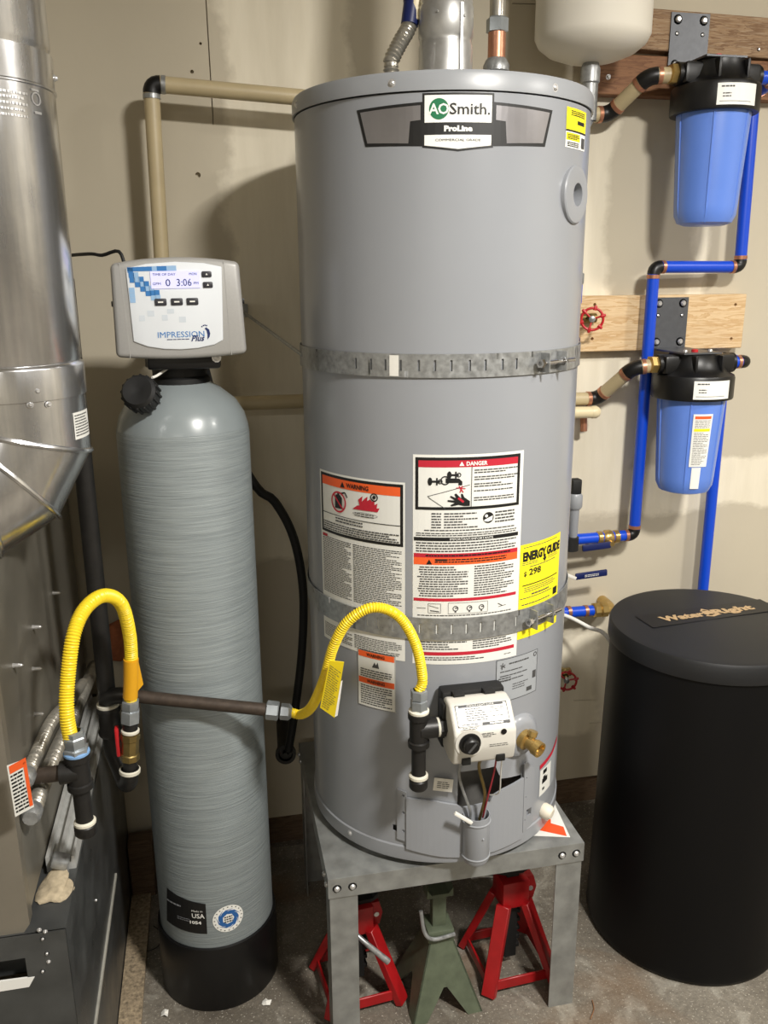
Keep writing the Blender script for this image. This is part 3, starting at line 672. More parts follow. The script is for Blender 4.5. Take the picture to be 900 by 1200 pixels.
s2 = strap('seismic_strap', .937, .9815, [-.215, -.188, -.160, -.133, -.105, -.0765, -.0483, -.020, .008, .036, .083], .150, 'perforated galvanized strap clamped over the labels low on the heater')
us = HS(-.148, 1.4505, .0045)
printed('price_sticker', Cyl(HC, HR + .0042), [rect(-.163, 1.432, -.146, 1.468)], 'paper_white', s1, .0003)
# tail that ties the strap back to the wall
a = HS(-.42, 1.452, .003); w_ = py(283, 364, WY - .004)
obj('strap_tail', MB().tube([a, w_], .0035, 8), MAT['zinc'], s1)
obj('wall_tab', MB().obox((w_.x, WY - .003, w_.z), (.03, .006, .03), None, .001), MAT['zinc'], s1)

# ------------------------------------------------------------------ galvanized stand
SX0, SX1, SY0, SY1, SZ = .180, .735, 1.453, 1.990, .4275
stand = thing('heater_stand', ((SX0 + SX1) / 2, (SY0 + SY1) / 2, 0), 'square galvanized steel stand with four angle legs under the water heater', 'stand')
obj('top_plate', MB().obox(((SX0 + SX1) / 2, (SY0 + SY1) / 2, SZ - .0015), (SX1 - SX0, SY1 - SY0, .003), None, .001), MAT['stand_steel'], stand)
FZ = SZ - .046
for (a, b) in (((SX0, SY0), (SX1, SY0 + .002)), ((SX0, SY1 - .002), (SX1, SY1)), ((SX0, SY0 + .002), (SX0 + .002, SY1 - .002)), ((SX1 - .002, SY0 + .002), (SX1, SY1 - .002))):
    obj('skirt', MB().box((a[0], a[1], FZ), (b[0], b[1], SZ - .002)), MAT['stand_steel'], stand)
LW = .058
for cx_, sx in ((SX0, 1), (SX1, -1)):
    for cy_, sy in ((SY0, 1), (SY1, -1)):
        x0 = cx_ + sx * .003; y0 = cy_ + sy * .003
        poly = [(0, 0), (LW, 0), (LW, .0025), (.0025, .0025), (.0025, LW), (0, LW)]
        poly = [(x0 + sx * p[0], y0 + sy * p[1]) for p in poly]
        mb = MB(); m_ = len(poly); mb.add([(p[0], p[1], 0) for p in poly] + [(p[0], p[1], SZ - .004) for p in poly], [(0, 1, 2, 3), (0, 3, 4, 5), (6, 7, 8, 9), (6, 9, 10, 11)] + [(i, (i + 1) % 6, (i + 1) % 6 + 6, i + 6) for i in range(6)])
        leg = obj('leg', mb, MAT['stand_steel'], stand)
        for d in (.018, .050):
            screw_on(leg, (cx_ + sx * d, cy_, FZ + .022), (0, -sy, 0), .0062, 'screw', .005, 'bolt')
            screw_on(leg, (cx_, cy_ + sy * d, FZ + .022), (-sx, 0, 0), .0062, 'screw', .005, 'bolt')
sp = Plane((0, 0, SZ), (1, 0, 0), (0, 1, 0))
q = [pz(x, y, SZ) for x, y in [(629, 968), (648, 952), (661, 986), (640, 986)]]
os_ = printed('warning_sticker', sp, [[(.625, 1.50), (.712, 1.475), (.727, 1.60), (.66, 1.62)]], 'label_white', stand, .0006)
printed('orange_field', sp, [[(.655, 1.512), (.706, 1.480), (.712, 1.512), (.69, 1.53), (.70, 1.555), (.668, 1.572), (.652, 1.552), (.672, 1.535)]], 'orange_print', os_, .0010)

# ------------------------------------------------------------------ jack stands below the stand
def beam(mb, p, q, w, d, up=(0, 0, 1)):
    p, q = Vector(p), Vector(q); a = (q - p).normalized(); s_ = a.cross(Vector(up)).normalized(); t_ = s_.cross(a)
    R = Matrix((s_, a, t_)).transposed(); return mb.obox((p + q) / 2, (w, (q - p).length, d), R, .0015, 1)
def jack_red(cx, cy, rot, label, h=.235, lift=.05, mark=False):
    t = thing('jack_stand', (cx, cy, 0), label, 'jack stand', 'jack stands stored under the heater stand')
    hb = -1 if mark else 1
    c, s_ = math.cos(rot), math.sin(rot)
    def L(x, y, z): return V(cx + x * c - y * s_, cy + x * s_ + y * c, z)
    B = .083; T = .028
    for sx in (-1, 1):
        for sy in (-1, 1): obj('leg', beam(MB(), L(sx * B, sy * B, .004), L(sx * T, sy * T, h - .03), .032, .018, L(sx, sy, 0) - L(0, 0, 0)), MAT['jack_red'], t)
    for k in range(4):
        a = [(-B, -B), (B, -B), (B, B), (-B, B)][k]; b = [(B, -B), (B, B), (-B, B), (-B, -B)][k]
        f = .95
        bar = obj('base_bar', beam(MB(), L(a[0] * f, a[1] * f, .026), L(b[0] * f, b[1] * f, .026), .006, .026), MAT['jack_red'], t)
        if mark and k == 0:
            ps = Plane(L(-.045, -B * f - .0036, .02), L(1, 0, 0) - L(0, 0, 0), (0, 0, 1))
            printed('lettering', ps, [], 'white_print', bar, .0008, [text2d('MVP', .012, 0, 0, 'C', .04, .030, .25)])
    R = Matrix.Rotation(rot, 3, 'Z')
    obj('collar', MB().obox(L(0, 0, h - .005), (.066, .066, .07), R, .004), MAT['jack_red'], t)
    pw = obj('pawl_housing', MB().prism([(-.022, -.03), (.022, -.03), (.030, 0), (.022, .03), (-.022, .03)], L(.03, .012, h - .008), L(1, 0, 0) - L(0, 0, 0), (0, 0, 1), .024), MAT['jack_red'], t)
    obj('pawl_pin', MB().cyl(L(.045, -.014, h - .010), L(.045, .014, h - .010), .006, 12), MAT['screw'], pw)
    rp_ = MB().obox(L(0, 0, h / 2 + .02 + lift / 2), (.030, .024, h - .02 + lift), R, .002)
    for k in range(8): rp_.obox(L(.017, 0, .06 + k * .024), (.010, .024, .010), R, .001)
    post = obj('ratchet_post', rp_, MAT['matte_black'], t)
    obj('saddle', MB().prism([(-.048, .020), (-.048, .006), (-.02, -.006), (.02, -.006), (.048, .006), (.048, .020), (.036, .008), (-.036, .008)], L(0, .018, h + lift + .012), L(1, 0, 0) - L(0, 0, 0), (0, 0, 1), .036), MAT['matte_black'], post)
    obj('handle', MB().tube(smoothpath([L(-.015, hb * .03, h - .0), L(-.05, hb * .045, h - .0), L(-.075, hb * .06, h - .010)], .01), .005, 8), MAT['zinc'], t)
    return t
jack_red(.628, 1.598, .06, 'red steel jack stand beside the brine tank side leg of the stand', .225, .035)
j2 = jack_red(.262, 1.612, .10, 'red steel jack stand with white lettering on its base bar', .205, .02, True)
hp_ = py(424, 1100, 1.505)
obj('release_lever', MB().tube(smoothpath([py(414, 1092, 1.52), py(432, 1108, 1.50), py(455, 1127, 1.49)], .008), lambda L: .005 + .022 * L, 10), MAT['zinc'], j2)
def jack_green(cx, cy, label):
    t = thing('jack_stand', (cx, cy, 0), label, 'jack stand', 'jack stands stored under the heater stand')
    h = .17; B = .082; T = .026
    for k in range(4):         # four pressed plates, each with a notched foot
        a = k * PI / 2 + .04; ux = V(math.cos(a), math.sin(a), 0); n = V(math.sin(a), -math.cos(a), 0)
        def Q(u, v):
            w = B + (T - B) * v / h; return V(cx, cy, 0) + n * w + ux * u + V(0, 0, v)
        pts = [(-B, 0), (-B + .034, 0), (-.004, .066), (.004, .066), (B - .034, 0), (B, 0), (T + (B - T) * .38, h * .62), (T, h), (-T, h), (-T - (B - T) * .38, h * .62)]
        a_ = [Q(*p) for p in pts]; b_ = [p - n * .004 for p in a_]; nn = len(pts)
        tris = [(9, 0, 1, 2), (3, 4, 5, 6), (9, 2, 3, 6), (9, 6, 7, 8)]
        obj('pressed_leg_plate', MB().add(a_ + b_, tris + [tuple(i + nn for i in f)[::-1] for f in tris] + [(i, i + nn, (i + 1) % nn + nn, (i + 1) % nn) for i in range(nn)]), MAT['jack_green'], t)
    obj('collar', MB().obox((cx, cy, h + .006), (.062, .062, .03), None, .004), MAT['jack_green'], t)
    post = obj('ratchet_post', MB().obox((cx, cy, h / 2 + .07), (.032, .026, h + .07), None, .003), MAT['jack_green'], t)
    obj('saddle', MB().prism([(-.03, .022), (-.03, .0), (.03, .0), (.03, .022), (.02, .008), (-.02, .008)], (cx, cy + .018, h + .10), (1, 0, 0), (0, 0, 1), .036), MAT['jack_green'], post)
    obj('lever', MB().tube(smoothpath([(cx + .03, cy - .035, h + .012), (cx - .02, cy - .038, h + .010), (cx - .04, cy - .035, h + .03), (cx - .045, cy - .02, h + .075)], .006), .0045, 8), MAT['zinc'], t)
jack_green(.440, 1.556, 'old olive green jack stand with pressed sheet legs between two red ones')

# ------------------------------------------------------------------ flue, flexible connector, copper riser on the cap
vt = thing('flue_pipe', (.478, 1.71, 1.922), 'galvanized double wall flue rising from the heater top', 'flue')
vo = (.478, 1.71, 0)
obj('draft_collar', MB().lathe([(.050, 1.915), (.0505, 2.010), (.0485, 2.016), (.0485, 2.024), (.051, 2.028), (.051, 2.076), (.047, 2.084)], vo, seg=40), MAT['vent_metal'], vt)
obj('pipe', MB().lathe([(.047, 2.07), (.0495, 2.085), (.0475, 2.094), (.0505, 2.102), (.0505, CEIL)], vo, seg=40), MAT['vent_metal'], vt)
obj('lock_seam', MB().box((.492, 1.71 - .0515, 1.92), (.496, 1.71 - .048, 2.075)), MAT['vent_metal'], vt)
for x, z in ((-.028, 2.06), (.022, 2.055)): obj('rivet', MB().lathe([(.003, 0), (.002, .002), (0, .002)], (.478 + x, 1.71 - math.sqrt(.051 ** 2 - x * x), z), (x, -.04, 0), 8), MAT['vent_metal'], vt)
obj('rivet', MB().tube([V(.462, 1.6605, 1.955), V(.462, 1.6605, 1.962), V(.472, 1.6595, 1.964), V(.473, 1.6595, 1.957)], .0012, 6), MAT['print_text'], vt)
fx = thing('flexible_water_connector', (.372, 1.70, 1.915), 'corrugated stainless water connector with blue sleeve on the heater top', 'connector')
fpts = [V(.3735, 1.71, 1.90), V(.3735, 1.71, 1.975), V(.376, 1.71, 1.99), V(.392, 1.715, 2.018), V(.412, 1.725, 2.050), V(.419, 1.73, 2.09), V(.424, 1.735, 2.2), V(.43, 1.75, 2.4), V(.43, 1.8, 2.74)]
obj('hose', MB().tube(smoothpath(fpts[:6], .0016), lambda L: .0135 if L < .05 else .0138 + .0017 * math.sin(2 * PI * L / .0075), 18), MAT['corrugated'], fx)
obj('sleeve', MB().tube(smoothpath(fpts[5:], .03), .0175, 16), MAT['navy'], fx)
obj('sleeve', MB().tube(smoothpath([fpts[4], (fpts[4] + fpts[5]) / 2, fpts[5]], .01), .0165, 16), MAT['navy'], fx)
obj('sleeve_label', MB().obox(V(.424, 1.714, 2.088), (.014, .003, .06), Matrix.Rotation(.12, 3, 'Y'), .001), MAT['cpvc'], fx)
obj('fitting', MB().cyl((.3735, 1.71, 1.915), (.3735, 1.71, 1.948), .0145, 18), MAT['steel_nut'], fx)
cp = thing('copper_riser', (.602, 1.78, 1.92), 'copper water riser with galvanized nut on the heater top', 'pipe')
co = (.602, 1.78, 0)
obj('dielectric_nut', MB().lathe([(.020, 1.915), (.020, 1.985), (.026, 1.99), (.026, 2.000), (.021, 2.010), (.017, 2.014)], co, seg=24), MAT['zinc'], cp)
obj('tube', MB().lathe([(.0175, 2.0), (.0175, 2.062)], co, seg=24), MAT['copper'], cp)
obj('hex_nut', MB().lathe([(.017, 2.058), (.022, 2.06), (.022, 2.083), (.018, 2.086)], co, seg=6), MAT['steel_nut'], cp, 20)
obj('riser', MB().lathe([(.0155, 2.08), (.0155, 2.12), (.018, 2.13), (.0155, 2.14), (.0155, CEIL)], co, seg=20), MAT['corrugated'], cp)
# expansion tank
ex = thing('expansion_tank', (.870, 1.93, 2.0), 'cream steel expansion tank hanging above the heater rim', 'tank')
eo = (.870, 1.93, 0)
obj('shell', MB().lathe([(0, 2.046), (.022, 2.047), (.06, 2.053), (.095, 2.066), (.116, 2.082), (.124, 2.098), (.124, 2.24), (.1255, 2.243), (.1255, 2.257), (.124, 2.26), (.124, 2.38), (.10, 2.43), (.05, 2.455), (0, 2.46)], eo, seg=64), MAT['cream_tank'], ex)
obj('neck', MB().lathe([(.0185, 1.93), (.0185, 2.005), (.0215, 2.008), (.0215, 2.035), (.016, 2.05)], eo, seg=16), MAT['zinc'], ex)
obj('tee_pipe', MB().tube(bend((.870, 1.93, 1.95), (.870, 1.93, 1.90), (.80, 1.95, 1.90)) + [V(.62, 1.99, 1.90)], .016, 14), MAT['zinc'], ex)

# ------------------------------------------------------------------ softener
TX, TY, TR = -.0490, 1.738, .1300
sf = thing('water_softener', (TX, TY, 0), 'slim grey water softener cylinder with black foot and control head', 'water softener')
so = (TX, TY, 0)
obj('tank', MB().lathe([(TR - .002, .15), (TR, .16), (TR, 1.300), (TR - .0015, 1.315)], so, seg=96), MAT['wound_tank'], sf)
obj('dome', MB().lathe([(TR - .0015, 1.315), (TR - .008, 1.340), (TR - .024, 1.366), (TR - .052, 1.389), (.058, 1.402), (.050, 1.408)], so, seg=64), MAT['dome_grey'], sf)
obj('foot', MB().lathe([(0, 0), (.134, 0), (.1365, .004), (.1375, .155), (.1355, .168), (TR + .001, .170)], so, seg=96), MAT['black_plastic'], sf)
obj('neck', MB().lathe([(.058, 1.395), (.058, 1.412), (.052, 1.416), (.052, 1.432), (.064, 1.434), (.064, 1.45)], so, seg=32), MAT['matte_black'], sf)
obj('valve_body', MB().obox((TX + .012, TY - .01, 1.452), (.135, .15, .035), None, .006), MAT['black_plastic'], sf)
obj('valve_body', MB().obox((TX, TY + .05, 1.49), (.11, .13, .09), None, .01), MAT['black_plastic'], sf)
screw_on(sf, (TX + .072, TY - .086, 1.455), (0, -1, 0), .006)
# black threaded cap that hangs by the dome
k = V(-.117, 1.628, 1.394); kd = V(-.25, -.85, .45)
cpk = obj('flow_cap', MB().lathe([(0, -.022), (.026, -.022), (.031, -.016), (.032, .016), (.027, .022), (.008, .020), (0, .018)], k, kd, 28), MAT['matte_black'], sf)
mb = MB(); fu, fw_, fa = frame(kd)
for i in range(16):
    a = 2 * PI * i / 16; d = fu * math.cos(a) + fw_ * math.sin(a); mb.obox(k + d * .032, (.005, .005, .030), Matrix((fu * math.sin(a) - fw_ * math.cos(a), d, fa)).transposed(), .001, 1)
obj('grip_ribs', mb, MAT['matte_black'], cpk, kind='stuff')
wire('line_tube', [k + V(.02, .02, .028), V(-.088, 1.66, 1.424), V(-.06, 1.69, 1.44)], .0025, 'paper_white', sf)
# control head: face looks along the view of a person standing in front, leaned back a little
fq = [py(131, 303, 1.632), py(280, 300, 1.632), py(288, 417, 1.632), py(137, 420, 1.632)]
BC = V(-.040, 1.632, 1.546); BW, BH = .236, .178
yaw_b = math.radians(-2); bx = V(math.cos(yaw_b), math.sin(yaw_b), 0); bz = V(0, .0, 1); 
rl_ = math.radians(.6); bx, bz = bx * math.cos(rl_) + bz * math.sin(rl_), bz * math.cos(rl_) - bx * math.sin(rl_)
bn = bx.cross(bz)                     # points away from the viewer -> flip below
def bowed(w0, w1, h, bow, n=8, r=.012):
    """outline: narrower top w0, wider bottom w1, both long edges bowed"""
    pts = []
    for i in range(n + 1):
        t = -1 + 2 * i / n; pts.append((w1 / 2 * t * (1 - .0), -h / 2 + .006 - .006 * (1 - t * t)))
    for i in range(n + 1):
        t = 1 - 2 * i / n; pts.append((w0 / 2 * t, h / 2 - bow + bow * (1 - t * t)))
    return pts
def bowprism(name, poly, o, depth, m, parent, bev=.006):
    bm = bmesh.new(); a = [bm.verts.new(o + bx * p[0] + bz * p[1]) for p in poly]; b = [bm.verts.new(o + bx * p[0] + bz * p[1] - bn * (-depth)) for p in poly]; n = len(poly)
    b_ = b; bm.faces.new(a[::-1]); bm.faces.new(b_)
    for i in range(n): bm.faces.new((a[i], a[(i + 1) % n], b_[(i + 1) % n], b_[i]))
    bmesh.ops.recalc_face_normals(bm, faces=bm.faces[:])
    if bev: bmesh.ops.bevel(bm, geom=[e for e in bm.edges if e.calc_face_angle(0) > .4], offset=bev, segments=3, affect='EDGES', profile=.5, clamp_overlap=True)
    bm.verts.index_update(); mb = MB(); mb.add([v.co for v in bm.verts], [[v.index for v in f.verts] for f in bm.faces]); bm.free()
    return obj(name, mb, MAT[m], parent)
fn = -bx.cross(bz) if bx.cross(bz).y > 0 else bx.cross(bz)     # toward viewer
bn = fn
box = bowprism('control_box', bowed(.226, .236, .180, .010), BC - fn * .085, .085, 'box_silver', sf, .009)
CP = Plane(BC, bx, bz)
CP.n = fn
face = bowprism('faceplate', [(-.084, -.056), (-.06, -.066), (-.03, -.0715), (0, -.073), (.03, -.0715), (.06, -.066), (.076, -.058), (.082, .072), (.05, .079), (0, .082), (-.05, .079), (-.086, .072)], BC - fn * .001, .004, 'box_face', box, .002)
for sx in (-.093, .089): obj('panel_groove', MB().prism([(sx, -.086), (sx + .0012, -.086), (sx - .004 + .0012, .081), (sx - .004, .081)], BC - fn * .0004, bx, bz, .0008), MAT['box_silver'], box)
for sx in (-.118, .116): obj('latch', MB().obox(BC + bx * sx - fn * .04 + bz * .01, (.006, .014, .010), None, .001), MAT['black_plastic'], box)
FO = .0036
tri = []
R_ = random.Random(3)
for i in range(9):            # mosaic of squares running down from the corner
    for j in range(3):
        a, b = -.0825 + i * .0085 + j * .001, .054 - i * .0078 - j * .0085 + .010
        if a < -.084 or a > -.036 or b < -.006 or b > .066: continue
        tri.append((rect(a, b, a + .0095, b + .0088), R_.random()))
for i in range(10): tri.append((rect(-.083 + i * .0085, .0665, -.083 + i * .0085 + .0085, .0735 + .0002 * i), R_.random() + (.2 if i > 4 else -.3)))
for i in range(3): tri.append((rect(-.083, .030 - i * .0088, -.0735, .0385 - i * .0088), R_.random()))
printed('blue_mosaic', CP, [p for p, r in tri if r < .6], 'print_blue', face, FO)
printed('blue_mosaic', CP, [p for p, r in tri if r >= .6], 'print_paleblue', face, FO)
dsp = obj('display', MB().prism(rect(-.044, .036, .042, .066), CP(0, 0, FO), bx, bz, -.0012 if fn.dot(bx.cross(bz)) < 0 else .0012), MAT['lcd'], face)
printed('lettering', CP, [], 'print_navy', dsp, .0056, [text2d('TIME OF DAY', .0042, -.040, .0585, 'L', 0, .040), text2d('MON', .0042, .024, .0585, 'L', 0, .013), text2d('GPM', .0042, -.041, .0425, 'L', 0, .014), text2d('0', .0125, -.0185, .040, 'L', 0, .0085), text2d('3:06', .0125, .001, .040, 'L', 0, .026), text2d('PM', .0042, .031, .0425, 'L', 0, .008)])
for (u, v, w, h) in [(.0545, .0595, .0175, .0105), (.0555, .041, .0175, .0105), (-.030, .0125, .021, .0125), (-.0015, .0125, .021, .0125), (.026, .0125, .021, .0125)]:
    c_ = CP(u, v, FO); b_ = obj('button', MB().obox(c_, (w, .005, h), Matrix((bx, -fn, bz)).transposed(), .002), MAT['button'], face)
    printed('button_mark', CP, [rect(u - w * .22, v - .0012, u + w * .22, v + .0012)] if v < .03 else [[(u - .002, v - .0015), (u + .002, v - .0015), (u, v + .002)]], 'white_print', b_, FO + .0028)
printed('lettering', CP, [], 'print_blue', face, FO, [text2d('IMPRESSION', .0105, -.040, -.0505, 'L', 0, .083)])
printed('lettering', CP, fine(-.024, .016, -.0555, -.0525, .003, 80, 0, .4), 'print_navy', face, FO + .0003, [text2d('Plus', .0105, .019, -.058, 'L', .02, .022, .35)])
printed('swoosh_mark', CP, [[(.048, -.056), (.052, -.051), (.0535, -.045), (.052, -.038), (.047, -.034), (.044, -.036), (.0475, -.040), (.0485, -.047)]] + [circ(.0395 + i * .0028, -.0325 + .0025 * math.sin(i * .8), .0013, 8) for i in range(4)], 'print_navy', face, FO)
printed('pale_mosaic', CP, [rect(-.055, -.012, -.043, -.002), rect(-.03, -.02, -.02, -.01), rect(-.02, -.008, -.008, .0), rect(0, -.024, .012, -.014), rect(-.07, -.02, -.06, -.01)], 'pale_square', face, FO - .0003)
wire('power_cord', [BC + V(-.09, .05, .07), V(-.14, 1.69, 1.647), V(-.172, 1.71, 1.641), V(-.20, 1.74, 1.644), V(-.28, 1.9, 1.64), V(-.34, 2.08, 1.62)], .0032, 'matte_black', sf)
# stickers low on the tank
TS = Cyl((TX, TY), TR)
def tp_(x, y): return cylpt(x, y, (TX, TY), TR)
ds = printed('data_sticker', TS, [[tp_(196, 1040), tp_(196, 1078), tp_(243, 1094), tp_(241, 1059)]], 'print_black', sf, .0012)
u1, z1 = tp_(241, 1059); u0, z0 = tp_(243, 1094)
printed('lettering', TS, [], 'white_print', ds, .0018, [text2d('USA', .0115, u1 - .004, z1 - .037, 'R', .01, .028), text2d('1054', .0075, u1 - .012, z1 - .0525, 'R', .03, .026), text2d('Made in', .0045, u1 - .008, z1 - .021, 'R', 0, .024)])
printed('text_lines', TS, fine(u1 - .07, u1 - .035, z1 - .05, z1 - .04, .005, 81, .2, .3) + fine(u1 - .10, u1 - .058, z1 - .016, z1 - .010, .006, 82, 0, .7), 'heater_paint', ds, .0018)
uc, zc = tp_(267.5, 1076)
rs = printed('round_seal', TS, [circ(uc, zc, .0340, 36)], 'white_print', sf, .0012)
sw = []
for i in range(7):
    a = 2 * PI * i / 7; f = lambda r, d: (uc + r * math.cos(a + d), zc + r * math.sin(a + d))
    sw.append([f(.0130, 0), f(.0190, -.05), f(.0215, -.30), f(.0275, -.75), f(.0235, .0), f(.0215, .45), f(.0190, .9), f(.0130, .9)])
printed('blue_swirl', TS, sw, 'print_seal', rs, .0016)
printed('text_lines', TS, fine(uc - .009, uc + .009, zc - .008, zc + .008, .006, 83, .1, .6, (.003, .006)), 'print_text', rs, .0018)
printed('rim_text', TS, [rect(uc + .0300 * math.cos(a) - .0014, zc + .0300 * math.sin(a) - .0012, uc + .0300 * math.cos(a) + .0014, zc + .0300 * math.sin(a) + .0012) for a in [i * 2 * PI / 20 for i in range(20)]], 'print_text', rs, .0016)

# ------------------------------------------------------------------ brine tank
BX, BY = 1.1225, 1.6585
bt = thing('brine_tank', (BX, BY, 0), 'round black plastic brine tank with a lid, standing on the floor', 'tank')
bo_ = (BX, BY, 0)
obj('body', MB().lathe([(0, .002), (.232, .002), (.2375, .006), (.240, .014), (.239, .03), (.2255, .775), (.222, .79)], bo_, seg=96), MAT['brine_black'], bt)
lid = obj('lid', MB().lathe([(.2265, .768), (.2305, .768), (.2315, .772), (.2300, .806), (.2265, .8125), (.215, .8150), (0, .8165)], bo_, seg=96), MAT['lid_black'], bt)
q0, q1 = pz(777, 728, .8165), pz(884, 713, .8165); dx = (q1 - q0).normalized(); dx.z = 0; dy = V(-dx.y, dx.x, 0)
LP = Plane(q0, dx, dy); LL = (q1 - q0).length
printed('lid_panel', LP, [rect(-.045, -.026, LL + .055, .046)], 'lid_panel', lid, .0006)
printed('lettering', LP, [], 'gold', lid, .0012, [text2d('Water', .026, 0, -.004, 'L', .05, LL * .46), text2d('Right', .026, LL * .56, -.004, 'L', .05, LL * .44)])
printed('emblem', LP, [circ(LL * .51, .010, .013, 18, .016), [(LL * .46, .022), (LL * .51, .036), (LL * .56, .022)], [(LL * .44, -.006), (LL * .51, -.014), (LL * .62, -.006), (LL * .51, .002)]], 'gold', lid, .0010)

# ------------------------------------------------------------------ boards on the wall
def board(name, x0, x1, z0, z1, th, m, label, tilt=0):
    mb = MB().obox(((x0 + x1) / 2, WY - th / 2, (z0 + z1) / 2), (x1 - x0, th, z1 - z0), Matrix.Rotation(tilt, 3, 'Y'), .002, 1)
    return tag(obj(name, mb, MAT[m]), label, 'board')
b1 = board('wooden_board', .93, 1.402, 1.409, 1.548, .038, 'wood_new', 'pale new pine board on the wall behind the lower blue filter')
cut(b1, [MB().cyl(py(x, y, WY - .038) + V(0, -.01, 0), py(x, y, WY - .038) + V(0, .014, 0), .0042, 12) for x, y in [(697, 357), (694, 397), (862, 357), (857, 397)]])
b2 = board('wooden_board', 1.0, 1.75, 2.106, 2.194, .038, 'wood_old', 'weathered rough board on the wall behind the upper blue filter', .018)
b3 = board('wooden_board', .93, 1.75, 2.012, 2.100, .036, 'wood_brown', 'brown board under the weathered one behind the upper blue filter')
p = py(713, 90, WY - .036); screw_on(b3, (p.x, WY - .036, p.z), (0, -1, 0), .004)
p = py(889, 58, WY - .038); screw_on(b2, (p.x, WY - .038, p.z), (0, -1, 0), .003)

# ------------------------------------------------------------------ water filters
def filt(cx, zc, label, big_label):
    """zc = bottom of the black cap"""
    cy = 1.945; t = thing('water_filter', (cx, cy, zc - .245), label, 'water filter', 'blue water filter housings')
    o = (cx, cy, zc)
    sump = obj('sump', MB().lathe([(0, -.243), (.045, -.243), (.062, -.237), (.070, -.220), (.0715, -.20), (.083, .01), (.083, .03)], o, seg=64), MAT['filter_blue'], t)
    for i in range(6):
        a = 2 * PI * i / 6; d = V(math.cos(a), math.sin(a), 0)
        obj('rib', MB().tube([V(*o) + d * .083 + V(0, 0, .0), V(*o) + d * .0715 + V(0, 0, -.20), V(*o) + d * .068 + V(0, 0, -.222), V(*o) + d * .058 + V(0, 0, -.238)], .0022, 6), MAT['filter_blue'], sump)
    head = obj('cap', MB().lathe([(.084, 0), (.097, 0), (.0985, .003), (.0985, .052), (.096, .058), (.080, .066), (.070, .076), (.062, .100), (.062, .108), (0, .108)], o, seg=64), MAT['black_plastic'], t)
    mb = MB().obox((cx, cy, zc + .083), (.19, .062, .046), None, .008)
    obj('port_block', mb, MAT['black_plastic'], head)
    for s_ in (-1, 1): obj('port', MB().lathe([(0, 0), (.025, 0), (.025, .022), (.019, .022), (.019, .010), (0, .010)], (cx + s_ * .082, cy, zc + .083), (s_, 0, 0), 20), MAT['black_plastic'], head)
    for s_ in (-1, 1): obj('web', MB().obox((cx + s_ * .035, cy - .045, zc + .084), (.006, .05, .045), None, .001), MAT['black_plastic'], head)
    obj('vent_button', MB().lathe([(.008, 0), (.008, .008), (0, .010)], (cx - .02, cy - .03, zc + .112), (0, 0, 1), 14), MAT['wheel_red'], head)
    br = obj('bracket', MB().box((cx - .062, WY - .042, zc + .112), (cx + .038, WY - .038, zc + .24)).box((cx - .062, cy - .055, zc + .110), (cx + .038, WY - .038, zc + .114)), MAT['bracket_paint'], t)
    br2 = MB().prism([(-.062, 0), (.062, 0), (.048, .055), (-.048, .055)], (cx, cy - .075, zc + .108), (1, 0, 0), (0, 1, 0), .004)
    for bx_ in (-.045, .022):
        for bz_ in (.225, .128): screw_on(br, (cx + bx_, WY - .042, zc + bz_), (0, -1, 0), .0075, 'screw', .007, 'bolt')
        screw_on(br, (cx + bx_, WY - .042, zc + .195), (0, -1, 0), .0035, 'screw', .002, 'bolt')
        screw_on(br, (cx + bx_, cy - .03, zc + .114), (0, 0, 1), .006, 'screw', .006, 'bolt')
    S = Cyl((cx, cy), .0985); c0 = math.radians(-24) * .0985 + .045
    hl = printed('cap_label', S, [rect(-.050, .006 + zc, .046, .050 + zc)], 'white_print', head, .0006)
    printed('text_lines', S, fine(-.042, -.014, zc + .038, zc + .046, .006, 90, 0, .5) + fine(-.038, -.02, zc + .022, zc + .032, .006, 91, 0, .4) + [rect(-.044, zc + .0125, .030, zc + .0135)], 'print_text', hl, .001)
    if big_label:
        def cone(u, v, off):
            r = .083 - (.083 - .0715) * max(0, (zc - v)) / .20 + off; a = u / .078; return V(cx + r * math.sin(a), cy - r * math.cos(a), v)
        cone.step = .01
        class K: step = .01
        K.__call__ = lambda s_, u, v, off: cone(u, v, off)
        kk = K()
        l1 = printed('care_label', kk, [rect(-.034, zc - .165, .013, zc - .032)], 'white_print', sump, .0012)
        printed('orange_header', kk, [rect(-.030, zc - .044, .009, zc - .037)], 'label_orange', l1, .0016)
        printed('yellow_header', kk, [rect(-.030, zc - .075, .009, zc - .068)], 'label_yellow', l1, .0016)
        printed('text_lines', kk, fine(-.029, .008, zc - .066, zc - .046, .0042, 92, .2, .3) + fine(-.029, .008, zc - .160, zc - .077, .0042, 93, .4, .3), 'print_text', l1, .0016)
        printed('code_label', kk, [rect(-.026, zc - .222, -.002, zc - .167)], 'white_print', sump, .0012)
    return t
filt(1.187, 1.953, 'blue filter housing with black cap on the weathered boards', False)
filt(1.195, 1.302, 'blue filter housing with a white care label, under the pine board', True)

